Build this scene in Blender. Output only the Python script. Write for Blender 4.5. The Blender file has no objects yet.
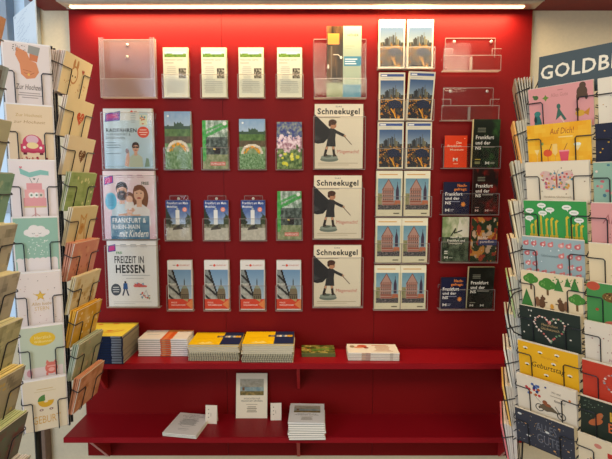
import bpy, math, random
from mathutils import Vector, Matrix, noise
R = math.radians
random.seed(7)
sc = bpy.context.scene
COL = sc.collection
# ------------------------------------------------------------------ camera model
D = 1.82; CZ = 1.60; F = 460.0; T = R(5.17)
cam_d = bpy.data.cameras.new('camera'); cam = bpy.data.objects.new('camera', cam_d); COL.objects.link(cam)
cam.location = (0, -D, CZ); cam.rotation_euler = (R(90) - T, 0, 0)
cam_d.sensor_width = 36; cam_d.lens = 36 * F / 612; cam_d.clip_start = .05
sc.camera = cam
sc.view_settings.view_transform = 'Standard'
sc.view_settings.look = 'None'; sc.view_settings.exposure = .18
def P(px, py, y):
    """where the sight line of a photo pixel meets the real plane Y=y"""
    u = (px - 306) / F; v = (py - 229.5) / F
    d = y + D
    fwd = math.cos(T) - v * math.sin(T)
    return Vector((u * d / fwd, y, CZ + d * (-math.sin(T) - v * math.cos(T)) / fwd))
def ZY(py, y): return P(306, py, y).z
# ------------------------------------------------------------------ materials
def srgb(c):
    return tuple((x / 12.92 if x <= .04045 else ((x + .055) / 1.055) ** 2.4) for x in c)
def hx(s):
    return tuple(int(s[i:i + 2], 16) / 255 for i in (0, 2, 4))
def mat(name, col, rough=.5, metal=0, emit=None, es=0, bump=0, scale=60, var=0, coat=0, spec=.5):
    m = bpy.data.materials.new(name); m.use_nodes = True
    nt = m.node_tree; b = nt.nodes['Principled BSDF']
    c = srgb(hx(col)) if isinstance(col, str) else col
    b.inputs['Base Color'].default_value = (*c, 1); b.inputs['Roughness'].default_value = rough
    b.inputs['Metallic'].default_value = metal; b.inputs['Coat Weight'].default_value = coat
    b.inputs['Specular IOR Level'].default_value = spec
    if emit:
        b.inputs['Emission Color'].default_value = (*srgb(hx(emit)), 1); b.inputs['Emission Strength'].default_value = es
    if bump or var:
        tc = nt.nodes.new('ShaderNodeTexCoord'); n = nt.nodes.new('ShaderNodeTexNoise'); n.inputs['Scale'].default_value = scale
        n.inputs['Detail'].default_value = 4
        nt.links.new(tc.outputs['Object'], n.inputs['Vector'])
        if bump:
            bp = nt.nodes.new('ShaderNodeBump'); bp.inputs['Strength'].default_value = bump; bp.inputs['Distance'].default_value = .002
            nt.links.new(n.outputs['Fac'], bp.inputs['Height']); nt.links.new(bp.outputs['Normal'], b.inputs['Normal'])
        if var:
            r = nt.nodes.new('ShaderNodeValToRGB')
            r.color_ramp.elements[0].position = .3; r.color_ramp.elements[1].position = .7
            r.color_ramp.elements[0].color = (*[x * (1 - var) for x in c], 1); r.color_ramp.elements[1].color = (*[min(1, x * (1 + var)) for x in c], 1)
            nt.links.new(n.outputs['Fac'], r.inputs['Fac']); nt.links.new(r.outputs['Color'], b.inputs['Base Color'])
    return m
def mat_print(name, rough, coat, spec=.4):
    m = bpy.data.materials.new(name); m.use_nodes = True
    nt = m.node_tree; b = nt.nodes['Principled BSDF']
    a = nt.nodes.new('ShaderNodeAttribute'); a.attribute_name = 'Col'
    n = nt.nodes.new('ShaderNodeTexNoise'); n.inputs['Scale'].default_value = 180
    mx = nt.nodes.new('ShaderNodeMix'); mx.data_type = 'RGBA'; mx.blend_type = 'MULTIPLY'; mx.inputs['Factor'].default_value = .04
    nt.links.new(a.outputs['Color'], mx.inputs['A']); nt.links.new(n.outputs['Fac'], mx.inputs['B'])
    nt.links.new(mx.outputs['Result'], b.inputs['Base Color'])
    b.inputs['Roughness'].default_value = rough; b.inputs['Coat Weight'].default_value = coat; b.inputs['Coat Roughness'].default_value = .12
    b.inputs['Specular IOR Level'].default_value = spec
    return m
def mat_clear(name, tint, fac, rough=.06, haze=0):
    m = bpy.data.materials.new(name); m.use_nodes = True
    nt = m.node_tree; nt.nodes.remove(nt.nodes['Principled BSDF'])
    out = nt.nodes['Material Output']
    tr = nt.nodes.new('ShaderNodeBsdfTransparent'); tr.inputs['Color'].default_value = (*tint, 1)
    gl = nt.nodes.new('ShaderNodeBsdfGlossy'); gl.inputs['Roughness'].default_value = rough
    lw = nt.nodes.new('ShaderNodeLayerWeight'); lw.inputs['Blend'].default_value = .25
    mp = nt.nodes.new('ShaderNodeMath'); mp.operation = 'MULTIPLY_ADD'; mp.inputs[1].default_value = .09; mp.inputs[2].default_value = fac
    nt.links.new(lw.outputs['Fresnel'], mp.inputs[0])
    mx = nt.nodes.new('ShaderNodeMixShader'); nt.links.new(mp.outputs[0], mx.inputs['Fac'])
    nt.links.new(tr.outputs[0], mx.inputs[1]); nt.links.new(gl.outputs[0], mx.inputs[2])
    last = mx
    if haze:
        df = nt.nodes.new('ShaderNodeBsdfDiffuse'); df.inputs['Color'].default_value = (.92, .85, .83, 1)
        tl = nt.nodes.new('ShaderNodeBsdfTranslucent'); tl.inputs['Color'].default_value = (.92, .85, .83, 1)
        ad = nt.nodes.new('ShaderNodeMixShader'); ad.inputs['Fac'].default_value = .3
        nt.links.new(df.outputs[0], ad.inputs[1]); nt.links.new(tl.outputs[0], ad.inputs[2])
        m2 = nt.nodes.new('ShaderNodeMixShader'); m2.inputs['Fac'].default_value = haze
        nt.links.new(mx.outputs[0], m2.inputs[1]); nt.links.new(ad.outputs[0], m2.inputs[2]); last = m2
    nt.links.new(last.outputs[0], out.inputs['Surface'])
    return m
M = dict(
    red=mat('red_lacquer', (.195, .0048, .0058), .5, bump=.05, scale=220, var=.05, spec=.14),
    redshelf=mat('red_shelf_lacquer', (.27, .005, .011), .42, bump=.04, scale=220, var=.05, spec=.2),
    redtrim=mat('dark_red_trim', (.20, .012, .012), .6, var=.08, scale=30),
    seam=mat('dark_seam', (.05, .003, .004), .8),
    cream=mat('cream_wall_paint', (.70, .61, .42), .85, bump=.1, scale=120, var=.03),
    ceil=mat('ceiling_paint', (.7, .66, .58), .9, var=.02, scale=10),
    floor=mat('grey_floor', (.30, .27, .22), .6, var=.2, scale=8),
    bluegrey=mat('blue_grey_frame', (.34, .42, .50), .5, var=.04, scale=12),
    pane=mat('frosted_pane_sky_glow', (.55, .68, .80), .3, emit='a8c4d8', es=.25, var=.03, scale=5),  # faint blue emission stands in for bright sky behind the pane
    alu=mat('brushed_aluminium', (.66, .60, .50), .42, metal=.6, var=.06, scale=90),
    led=mat('led_diffuser', (1, .95, .85), .4, emit='ffe4a4', es=4),
    wire=mat('blue_black_wire', (.018, .022, .032), .38, metal=.4, var=.1, scale=200),
    pole=mat('dark_green_grey_pole', (.05, .06, .06), .45, metal=.4, var=.1, scale=30),
    screw=mat('screw_cap', (.82, .78, .72), .3, metal=.5, var=.05, scale=200),
    redbracket=mat('red_bracket', (.42, .02, .022), .5, var=.05, scale=100, spec=.3),
    glareedge=mat('bracket_edge_painted_glare', (.6, .25, .24), .5, var=.05, scale=60),  # red bracket edge coloured pale to paint in glare from the floor
    brown=mat('brown_wood_post', (.20, .13, .09), .6, var=.2, scale=20),
    spiral=mat('black_spiral_wire', (.06, .06, .07), .35, metal=.5, var=.1, scale=100),
    paper=mat_print('printed_paper', .6, .0, .25),
    gloss=mat_print('glossy_printed_paper', .4, .12, .25),
    clear=mat_clear('clear_acrylic', (.985, .985, .98), .008, haze=.004),
    clearedge=mat_clear('acrylic_edge_highlight', (.85, .83, .81), .08, .2, haze=.26),  # brighter hazy strips paint the highlight along the acrylic edges
    frost=mat_clear('hazy_acrylic', (.9, .86, .86), .05, .25, haze=.11),
    cable=mat('black_cable', (.01, .01, .01), .4, var=.1, scale=100),
)
# ------------------------------------------------------------------ mesh builder
class MB:
    def __init__(s): s.v = []; s.f = []; s.m = []; s.c = []; s.mats = []; s.smooth = []
    def mi(s, k):
        if k not in s.mats: s.mats.append(k)
        return s.mats.index(k)
    def face(s, pts, k, c=(1, 1, 1), sm=False):
        b = len(s.v); s.v += [tuple(p) for p in pts]; s.f.append(tuple(range(b, b + len(pts)))); s.m.append(s.mi(k)); s.c.append(c); s.smooth.append(sm)
    def shape(s, vs, fs, k, c=(1, 1, 1), sm=False):
        b = len(s.v); s.v += [tuple(p) for p in vs]
        for f in fs:
            s.f.append(tuple(b + i for i in f)); s.m.append(s.mi(k)); s.c.append(c); s.smooth.append(sm)
    def box(s, x0, x1, y0, y1, z0, z1, k, c=(1, 1, 1), cols=None, M4=None, bev=0):
        if bev:
            prof = [(x0 + bev, z0), (x1 - bev, z0), (x1, z0 + bev), (x1, z1 - bev), (x1 - bev, z1), (x0 + bev, z1), (x0, z1 - bev), (x0, z0 + bev)]
            n = 8
            vs = [(p[0], y0, p[1]) for p in prof] + [(p[0], y1, p[1]) for p in prof]
            vs[0:8] = [((p[0] - (x0 + x1) / 2) * (1 - bev / (x1 - x0)) + (x0 + x1) / 2, y0, (p[1] - (z0 + z1) / 2) * (1 - bev / (z1 - z0)) + (z0 + z1) / 2) for p in prof]
            vs[8:8] = [(p[0], y0 + bev * .6, p[1]) for p in prof]
            fs = [tuple(range(8)), tuple(range(23, 15, -1))]
            for r in (0, 8):
                for i in range(8): fs.append((r + i, r + 8 + i, r + 8 + (i + 1) % 8, r + (i + 1) % 8))
            if M4: vs = [M4 @ Vector(v) for v in vs]
            s.shape(vs, fs, k, c); return
        vs = [(x0, y0, z0), (x1, y0, z0), (x1, y1, z0), (x0, y1, z0), (x0, y0, z1), (x1, y0, z1), (x1, y1, z1), (x0, y1, z1)]
        if M4: vs = [M4 @ Vector(v) for v in vs]
        fs = [(0, 1, 5, 4), (1, 2, 6, 5), (2, 3, 7, 6), (3, 0, 4, 7), (4, 5, 6, 7), (3, 2, 1, 0)]
        b = len(s.v); s.v += [tuple(p) for p in vs]
        for i, f in enumerate(fs):
            s.f.append(tuple(b + j for j in f)); s.m.append(s.mi(k)); s.c.append(cols[i] if cols else c); s.smooth.append(False)
    def tube(s, pts, r, k, n=6, closed=False, c=(1, 1, 1)):
        pts = [Vector(p) for p in pts]; rings = []; N = len(pts); up = None
        for i, p in enumerate(pts):
            a = pts[(i - 1) % N] if (closed or i > 0) else p; b = pts[(i + 1) % N] if (closed or i < N - 1) else p
            t = (b - a).normalized()
            if up is None:
                up = t.orthogonal().normalized()
            up = (up - t * up.dot(t))
            up = up.normalized() if up.length > 1e-6 else t.orthogonal().normalized()
            w = t.cross(up)
            rings.append([p + (up * math.cos(2 * math.pi * j / n) + w * math.sin(2 * math.pi * j / n)) * r for j in range(n)])
        vs = [q for ring in rings for q in ring]; fs = []
        for i in range(N if closed else N - 1):
            i2 = (i + 1) % N
            for j in range(n): fs.append((i * n + j, i * n + (j + 1) % n, i2 * n + (j + 1) % n, i2 * n + j))
        if not closed: fs += [tuple(range(n - 1, -1, -1)), tuple((N - 1) * n + j for j in range(n))]
        s.shape(vs, fs, k, c, True)
    def lathe(s, prof, cx, cy, k, n=24, M4=None):
        vs = []; fs = []
        for (r, z) in prof:
            for j in range(n):
                a = 2 * math.pi * j / n; vs.append(Vector((cx + r * math.cos(a), cy + r * math.sin(a), z)))
        for i in range(len(prof) - 1):
            for j in range(n): fs.append((i * n + j, i * n + (j + 1) % n, (i + 1) * n + (j + 1) % n, (i + 1) * n + j))
        if M4: vs = [M4 @ v for v in vs]
        s.shape(vs, fs, k, sm=True)
    def data(s, name):
        me = bpy.data.meshes.new(name); me.from_pydata(s.v, [], s.f)
        for k in s.mats: me.materials.append(M[k])
        me.polygons.foreach_set('material_index', s.m)
        me.polygons.foreach_set('use_smooth', s.smooth)
        if any(k in ('paper', 'gloss') for k in s.mats):
            at = me.attributes.new('Col', 'FLOAT_COLOR', 'CORNER'); buf = []
            for f, c in zip(s.f, s.c):
                l = (*srgb(c), 1.0); buf += list(l) * len(f)
            at.data.foreach_set('color', buf)
        me.update(); return me
    def build(s, name, parent=None, loc=None):
        o = bpy.data.objects.new(name, s.data(name)); COL.objects.link(o)
        if parent:
            o.parent = parent
        if loc is not None: o.location = loc
        return o
def tag(o, label=None, cat=None, group=None, kind=None):
    for k, v in (('label', label), ('category', cat), ('group', group), ('kind', kind)):
        if v: o[k] = v
    return o
def empty(name, loc=(0, 0, 0), rot=(0, 0, 0)):
    o = bpy.data.objects.new(name, None); o.empty_display_size = .05; COL.objects.link(o); o.location = loc; o.rotation_euler = rot; return o
def shift(mb, v):
    mb.v = [(p[0] - v[0], p[1] - v[1], p[2] - v[2]) for p in mb.v]; return mb
def copy_tree(o):
    c = o.copy(); COL.objects.link(c)
    for ch in list(o.children):
        d = ch.copy(); COL.objects.link(d); d.parent = c
        for g in list(ch.children):
            e = g.copy(); COL.objects.link(e); e.parent = d
    return c
def struct(name, mb):
    return tag(mb.build(name), kind='structure')
# ------------------------------------------------------------------ printed art
_tc = {}
def text_polys(s, bold, shear):
    key = (s, bold, shear)
    if key in _tc: return _tc[key]
    cu = bpy.data.curves.new('lettering', 'FONT'); cu.body = s; cu.resolution_u = 2; cu.offset = bold * .55; cu.space_character = 1.0 + bold * 2; cu.shear = shear
    ob = bpy.data.objects.new('lettering', cu); COL.objects.link(ob)
    dg = bpy.context.evaluated_depsgraph_get(); me = ob.evaluated_get(dg).to_mesh()
    vs = [(v.co.x, v.co.y) for v in me.vertices]; fs = [tuple(p.vertices) for p in me.polygons]
    ob.evaluated_get(dg).to_mesh_clear()
    bpy.data.objects.remove(ob); bpy.data.curves.remove(cu)
    xs = [v[0] for v in vs]; ys = [v[1] for v in vs]
    x0, x1, y0, y1 = min(xs), max(xs), min(ys), max(ys)
    vs = [((x - x0) / (x1 - x0), (y - y0) / (y1 - y0)) for x, y in vs]
    _tc[key] = (vs, fs); return _tc[key]
def C(c): return hx(c) if isinstance(c, str) else c
class Art:
    """flat print in millimetres, origin bottom-left of a w x h sheet"""
    def __init__(s, w, h, bg='f4f0e6'):
        s.w = w; s.h = h; s.it = []; s.bg = C(bg)
    def poly(s, pts, c):
        s.it.append(([tuple(p) for p in pts], [tuple(range(len(pts)))], [C(c)])); return s
    def rect(s, x0, y0, x1, y1, c): return s.poly([(x0, y0), (x1, y0), (x1, y1), (x0, y1)], c)
    def ell(s, x, y, rx, ry, c, a0=0, a1=360, n=20, rot=0):
        full = abs(a1 - a0) >= 360; k = n if full else n + 1
        p = [(rx * math.cos(R(a0 + (a1 - a0) * i / n)), ry * math.sin(R(a0 + (a1 - a0) * i / n))) for i in range(k)]
        cr, sr = math.cos(R(rot)), math.sin(R(rot))
        return s.poly([(x + a * cr - b * sr, y + a * sr + b * cr) for a, b in p], c)
    def line(s, pts, w, c):
        for (a, b) in zip(pts, pts[1:]):
            dx, dy = b[0] - a[0], b[1] - a[1]; l = math.hypot(dx, dy) or 1; nx, ny = -dy / l * w / 2, dx / l * w / 2
            s.poly([(a[0] + nx, a[1] + ny), (a[0] - nx, a[1] - ny), (b[0] - nx, b[1] - ny), (b[0] + nx, b[1] + ny)], c)
        return s
    def arc(s, x, y, r, w, c, a0, a1, n=16):
        return s.line([(x + r * math.cos(R(a0 + (a1 - a0) * i / n)), y + r * math.sin(R(a0 + (a1 - a0) * i / n))) for i in range(n + 1)], w, c)
    def text(s, t, x0, y0, x1, y1, c, bold=0, shear=0, rot=0):
        vs, fs = text_polys(t, bold, shear); cr, sr = math.cos(R(rot)), math.sin(R(rot)); out = []
        for u, v in vs:
            a, b = u * (x1 - x0), v * (y1 - y0); out.append((x0 + a * cr - b * sr, y0 + a * sr + b * cr))
        s.it.append((out, fs, [C(c)] * len(fs))); return s
    def lines(s, x0, y0, x1, y1, n, c, seed=1):
        r = random.Random(seed); st = (y1 - y0) / n
        for i in range(n):
            l = (x1 - x0) * r.uniform(.6, 1); m = (x0 + x1) / 2
            s.rect(m - l / 2, y1 - i * st - st * .45, m + l / 2, y1 - i * st, c)
        return s
    def raster(s, fn, nx, ny, x0=0, y0=0, x1=None, y1=None):
        x1 = s.w if x1 is None else x1; y1 = s.h if y1 is None else y1
        vs = [(x0 + (x1 - x0) * i / nx, y0 + (y1 - y0) * j / ny) for j in range(ny + 1) for i in range(nx + 1)]; fs = []; cs = []
        for j in range(ny):
            for i in range(nx):
                a = j * (nx + 1) + i; fs.append((a, a + 1, a + nx + 2, a + nx + 1))
                cs.append(tuple(max(0, min(1, q)) for q in fn((i + .5) / nx, (j + .5) / ny)))
        s.it.append((vs, fs, cs)); return s
    def dots(s, n, x0, y0, x1, y1, r, cs, seed=3):
        q = random.Random(seed)
        for i in range(n): s.ell(q.uniform(x0, x1), q.uniform(y0, y1), r * q.uniform(.7, 1.3), r * q.uniform(.7, 1.3), q.choice(cs), n=7)
        return s
    def heart(s, x, y, r, c, n=22):
        p = []
        for i in range(n):
            t = 2 * math.pi * i / n; p.append((x + r * math.sin(t) ** 3, y + r * (13 * math.cos(t) - 5 * math.cos(2 * t) - 2 * math.cos(3 * t) - math.cos(4 * t)) / 16))
        return s.poly(p, c)
    def star(s, x, y, r, c, k=.42, n=5, rot=90):
        return s.poly([(x + (r if i % 2 == 0 else r * k) * math.cos(R(rot + i * 180 / n)), y + (r if i % 2 == 0 else r * k) * math.sin(R(rot + i * 180 / n))) for i in range(2 * n)], c)
    def put(s, mb, key, fn, sc_=.001, lift=.00012):
        """fn maps (x,z,lift) in metres to a point; sheet centred in x"""
        for L, (vs, fs, cs) in enumerate(s.it):
            e = lift + L * .000014
            pv = [fn((x - s.w / 2) * sc_, y * sc_, e) for x, y in vs]
            b = len(mb.v); mb.v += [tuple(p) for p in pv]; mi = mb.mi(key)
            for f, c in zip(fs, cs):
                mb.f.append(tuple(b + i for i in f)); mb.m.append(mi); mb.c.append(c); mb.smooth.append(False)
def mixc(a, b, t): t = max(0, min(1, t)); return tuple(x + (y - x) * t for x, y in zip(a, b))
def nz(x, y, s=0): return noise.noise(Vector((x, y, s * 7.3)))
def fb(x, y, s=0): return nz(x, y, s) * .6 + nz(x * 2.1, y * 2.1, s + 1) * .3 + nz(x * 4.3, y * 4.3, s + 2) * .2
# upright sheet: origin at the bottom centre, front looks towards -Y
def sheet_mesh(name, art, t, side=(.9, .88, .82), mk='paper', edges=None, w=None, h=None, curl=0):
    mb = MB(); w = (art.w / 1000) if art else w; h = (art.h / 1000) if art else h
    bg = art.bg if art else side; sd = side
    mb.box(-w / 2, w / 2, 0, t, 0, h, mk, cols=[bg, sd, bg, sd, sd, sd])
    if art: art.put(mb, mk, lambda x, z, e: (x, -e, z))
    return mb.data(name)
def flat_mesh(name, art, t, side=(.9, .88, .82), mk='paper', w=None, d=None, front=None, cover=None):
    """lying book: origin bottom centre, art on top (top of the print to +Y)"""
    mb = MB(); w = (art.w / 1000) if art else w; d = (art.h / 1000) if art else d
    top = art.bg if art else side
    mb.box(-w / 2, w / 2, -d / 2, d / 2, 0, t, mk, cols=[front or side, side, side, side, top, side])
    if cover:
        pass
    if art: art.put(mb, mk, lambda x, z, e: (x, z - d / 2, t + e))
    return mb
# ------------------------------------------------------------------ cover art
def a_leaflet():
    a = Art(99, 206, 'd9dbc6')
    def top(u, v):
        sky = mixc(C('c9dbe6'), C('a8c4dc'), v)
        h = .55 + .25 * fb(u * 5, 1, 2)
        return sky if v > h else mixc(C('3f6a22'), C('8fb04a'), .5 + fb(u * 9, v * 6, 4))
    a.raster(top, 22, 8, 6, 166, 93, 190)
    a.text('Historischer Garten', 7, 152, 80, 160, '8a9080').rect(7, 140, 42, 145, 'b8bca8')
    def ph(u, v): return mixc(C('2c2a24'), C('c8c4b0'), .45 + fb(u * 5, v * 6, 9) * 1.2)
    a.raster(ph, 8, 10, 62, 78, 92, 120)
    a.lines(10, 20, 56, 128, 14, 'c0c1b0', 3); a.lines(10, 14, 88, 66, 6, 'bcbdac', 5)
    return a
def a_garden():
    a = Art(99, 206, 'd8dcd0')
    def f(u, v):
        n = fb(u * 8, v * 12, 1)
        if v > .70: 
            c = mixc(C('a9bfd0'), C('7ea0c4'), (v - .7) * 3 + n * .4)
            return mixc(c, C('3c5440'), 1) if v < .74 + .06 * abs(nz(u * 9, 0, 5)) + (.05 if .38 < u < .75 else 0) * (nz(u * 14, 3, 1) + .8) else c
        if v > .58: return mixc(C('3f5f2e'), C('6f8f4e'), .5 + n)
        if v > .44: 
            c = mixc(C('6d5d44'), C('49432f'), .5 + n)
        else: c = mixc(C('4f7838'), C('8fb488'), .5 + n)
        dx, dy = (u - .5) * 99, (v - .30) * 206
        r = math.hypot(dx, dy)
        if dy > 0 and v < .6:
            if 33 < r < 43: return mixc(C('e7e2d2'), C('c9c2aa'), .5 + n)
            if 22 < r <= 33: return C('e7a01c') if nz(u * 22, v * 30, 2) > -.12 else C('7c8a4a')
            if r <= 22: return mixc(C('6c8a58'), C('9ab08a'), .5 + n)
        if v < .32: return mixc(C('3f6a33'), C('a5c49a'), .5 + fb(u * 16, v * 26, 3) * 1.2)
        return c
    return a.raster(f, 30, 56).ell(14, 190, 4, 4, 'e6ece6')
def a_glass():
    a = Art(99, 200, 'c9cfc0')
    def f(u, v):
        n = fb(u * 9, v * 13, 6)
        if v > .66:
            c = mixc(C('66806a'), C('d0dad2'), .5 + n * 1.5)
            if abs((v - .70) - (u - .2) * .25) < .035 or abs((v - .80) - (u - .2) * .22) < .025: c = mixc(C('3c9a45'), C('8fb08a'), .3 + n)
        elif v > .30:
            c = mixc(C('303a34'), C('7a8880'), .4 + n * 1.3)
            if .45 < u < .7 and .32 < v < .46: c = C('231d1c')
        else: c = mixc(C('66784c'), C('b3b591'), .5 + n)
        if u < .13 + .02 * nz(v * 9, 0, 0) and v > .15: c = mixc(C('2f9a3c'), C('8fc07c'), .4 + n)
        return c
    a.raster(f, 28, 50).rect(30, 14, 90, 30, 'cf6f5e').text('PALMENGARTEN', 33, 17, 87, 26, 'f4e6dc').dots(3, 44, 80, 64, 86, 3, ['f0d36a'], 4).ell(88, 188, 8, 8, 'dfe3da')
    return a
def a_flower():
    a = Art(99, 192, '7d86a6')
    def f(u, v):
        n = fb(u * 11, v * 17, 8)
        if v > .68 + .3 * n: return mixc(C('3f4a86'), C('9aa08c'), .45 + n * 1.6)
        if v > .40 + .25 * nz(u * 9, v * 9, 3): return mixc(C('8c5a6a'), C('f0dce2'), .62 + n * 1.5)
        return mixc(C('3c5a2c'), C('93a86a'), .5 + n * 1.4)
    a.raster(f, 28, 50).dots(9, 12, 12, 88, 66, 6.5, ['e7e04a', 'd7d63c', 'f0e878'], 5)
    return a
def a_mobil():
    a = Art(99, 158, 'cfccc2')
    def f(u, v):
        n = fb(u * 8, v * 12, 3)
        if v > .40:
            c = mixc(C('a9bfd8'), C('27428a'), (v - .4) * 1.9 + n * .2)
            if u < .22 + .12 * n and v < .86 - u * 1.4: c = C('28321f')
            if u > .82 and v < .62 + n * .2: c = C('39452a')
            return c
        if v > .30: return mixc(C('39412c'), C('a09c86'), .45 + n * 1.4)
        return mixc(C('cbc7b8'), C('a8a596'), .3 + n)
    a.raster(f, 26, 42)
    a.rect(40, 62, 56, 120, 'e6e8e6').rect(44, 120, 52, 128, 'aeb6bc').rect(46, 128, 49, 137, '8a96a2')
    a.poly([(26, 40), (70, 44), (66, 52), (30, 50)], '4a443c').poly([(40, 50), (60, 66), (56, 48)], '2c2c2a')
    a.text('Frankfurt am Main', 6, 143, 92, 153, 'f0f2f4', .02).text('Mobilität', 6, 129, 46, 138, 'f0f2f4', .03)
    a.ell(78, 122, 9.5, 9.5, 'e6866c').ell(78, 122, 6, 6, 'f2c7b6').text('M', 75, 119, 81, 126, 'd24a30')
    return a
def a_dome():
    a = Art(99, 206, 'ede9e4')
    def f(u, v):
        n = fb(u * 9, v * 11, 5); sky = mixc(C('b3c6d4'), C('7096b8'), v)
        e = .18 + (1 - v) * .42
        if u < e - .04:
            return mixc(C('8c8f88'), C('c3c5bc'), .5 + n) if (v < .55 - .0 * u and abs(((v * 3 + u * 2) % 1) - .5) > .16) else C('26241f') if abs(((v * 3 + u * 2) % 1) - .5) < .12 else mixc(C('96a0a0'), C('6a6a62'), .5 + n)
        if u < e + .04: return C('221d18')
        return sky
    a.raster(f, 26, 34, 2, 40, 97, 168)
    a.poly([(52, 40), (52, 66), (54, 84), (60, 98), (68, 106), (77, 98), (84, 84), (86, 66), (86, 40)], '7d7056')
    a.poly([(60, 98), (68, 106), (77, 98), (80, 90), (57, 90)], '8f9b86').rect(52, 62, 86, 66, '4c4334').rect(66, 104, 70, 122, '3c3a30').poly([(66, 122), (70, 122), (68, 134)], '3c3a30')
    for x in (56, 64, 72, 80): a.rect(x, 44, x + 3.5, 60, '3f382c')
    a.rect(0, 4, 99, 46, 'd9472c').poly([(99, 4), (99, 46), (72, 24)], 'e48a50').poly([(60, 46), (84, 46), (80, 34)], 'b9a06a')
    a.text('FREIE', 12, 28, 36, 34, 'f4dcd0').text('FÜHRUNGSPROGRAMM', 12, 18, 70, 25, 'f8ece4', .02)
    a.rect(0, 0, 99, 5, 'd9d4cc').rect(22, 184, 34, 188, 'b8a89c').ell(42, 186, 5, 5, 'e0503a').text('FRANKFURT', 50, 183, 92, 189, 'c2685a')
    return a
def a_skyline():
    a = Art(99, 206, 'e4dcc2'); q = random.Random(4)
    def f(u, v):
        n = fb(u * 6, v * 9, 7)
        if v > .62: return mixc(C('93a4ac'), C('4a6488'), (v - .62) * 2.9)
        t = fb(u * 8 + v * 3, v * 12, 3)
        if t > .17 + .3 * nz(u * 24, v * 40, 1): c = mixc(C('9a5c18'), C('e09c34'), .5 + n * 1.4)
        else: c = mixc(C('141a30'), C('54482e'), .35 + n * 1.3)
        if v > .45: c = mixc(c, C('6c6a58'), .35)
        return c
    a.raster(f, 28, 50, 5, 6, 94, 172)
    for i in range(17):
        x = 12 + i * 4.3 + q.uniform(-1, 1); h = 116 + 26 * math.exp(-((x - 50) / 20) ** 2) + q.uniform(-7, 7); w = q.uniform(3, 6)
        a.rect(x, 100, x + w, h, q.choice(['4a4d46', '6a6a58', '35383a', '7c765c', '545c60']))
    a.rect(62, 130, 64, 152, '55585a')
    def river(y0): a.poly([(36, y0), (60, y0 + 8), (84, y0 - 2), (90, y0 - 22), (60, y0 - 30), (40, y0 - 24)], '1f2a44')
    river(80); a.line([(36, 84), (62, 90), (90, 80)], 2, 'e8a83a').poly([(14, 20), (30, 34), (44, 12), (40, 6), (12, 6)], '2a2a30').line([(46, 50), (60, 26), (66, 8)], 4, 'eaa62e')
    a.rect(5, 188, 94, 199, '4a5f98').rect(8, 190, 30, 196, 'f4f2ec').rect(8, 178, 52, 181, 'cfcab6')
    return a
def a_roemer():
    a = Art(99, 182, 'd9d1b0')
    a.rect(0, 152, 99, 182, 'efe6c8')
    def f(u, v):
        n = fb(u * 9, v * 12, 2)
        if v < .16: return mixc(C('2c2e33'), C('9a8c84'), .3 + fb(u * 22, v * 20, 3) * 1.3)
        c = mixc(C('a6bcbe'), C('6a94a4'), v + .2 * n)
        if u > .66 and v < .30: c = mixc(C('c8622c'), C('8c8478'), .5 + n * 2)
        if u < .18 and v < .52: c = mixc(C('6a7a4a'), C('b09878'), .5 + n)
        return c
    a.raster(f, 28, 38, 6, 26, 93, 152)
    a.poly([(22, 44), (22, 104), (30, 118), (46, 148), (62, 118), (66, 104), (66, 44)], 'b08878').line([(22, 106), (46, 149), (68, 106)], 2.2, '6d3c30')
    for y in (62, 78, 92, 104):
        a.rect(23, y - 2, 65, y, '7a4034')
        for x in range(26, 62, 8): a.rect(x, y + 2, x + 4.4, y + 9, '5a4844' if y < 104 else '8f5e4e')
    a.rect(24, 56, 66, 61, '96503c').rect(24, 46, 66, 50, '9a5040')
    a.poly([(74, 66), (74, 104), (80, 132), (86, 104), (86, 66)], '43384a').rect(79, 100, 81, 138, '43384a').rect(70, 52, 90, 64, 'b8684a')
    a.rect(10, 166, 80, 170, 'd9a860').rect(66, 8, 88, 13, '6a6450').rect(10, 9, 30, 11, 'cdc4a8')
    return a
def a_schnee():
    a = Art(210, 280, 'ead9b4')
    a.raster(lambda u, v: mixc(C('ddd2b8'), C('efe2c4'), v + .2 * fb(u * 3, v * 3, 1)), 10, 12)
    a.text('Schneekugel', 12, 228, 196, 262, '1c1a18', .05).text('DAS', 92, 266, 118, 272, '3c3834').rect(14, 220, 110, 223, '9a8c74')
    a.ell(64, 40, 40, 11, '6f7a6c').rect(28, 40, 100, 50, '7a8474').ell(64, 50, 37, 10, '8d9686').ell(56, 54, 17, 6, '5c6658')
    a.line([(44, 58), (54, 96)], 11, '2a211c').line([(86, 56), (80, 100)], 11, '2a211c').poly([(38, 52), (56, 56), (54, 64), (40, 60)], '3a2a20').poly([(80, 52), (98, 54), (90, 64), (80, 62)], '3a2a20')
    a.line([(50, 84), (56, 100)], 9, 'c89470').line([(82, 84), (80, 98)], 9, 'c89470')
    a.poly([(50, 96), (92, 96), (90, 130), (94, 168), (76, 180), (58, 170), (56, 132)], '2b2a2a')
    a.line([(86, 164), (114, 150), (128, 144)], 13, '2b2a2a').ell(131, 142, 5.5, 5, 'c89470')
    a.poly([(0, 236), (66, 172), (58, 132), (40, 112), (14, 108), (0, 112)], '1e1e1f').poly([(0, 150), (26, 130), (10, 122), (0, 124)], '3a3a3c')
    a.ell(80, 190, 15, 17, 'bf8560').ell(78, 202, 18, 12, '4a2a18').ell(66, 192, 6, 9, '4a2a18').ell(88, 190, 2, 2, '2a1a12').rect(88, 180, 94, 182, '8c3c30')
    a.line([(124, 146), (162, 104)], 3.4, '6a5640')
    a.text('Mitgemacht!', 100, 62, 194, 82, 'c4564c').rect(14, 22, 190, 25, 'b8a88a').rect(14, 14, 150, 17, 'c4b698')
    return a
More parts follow.
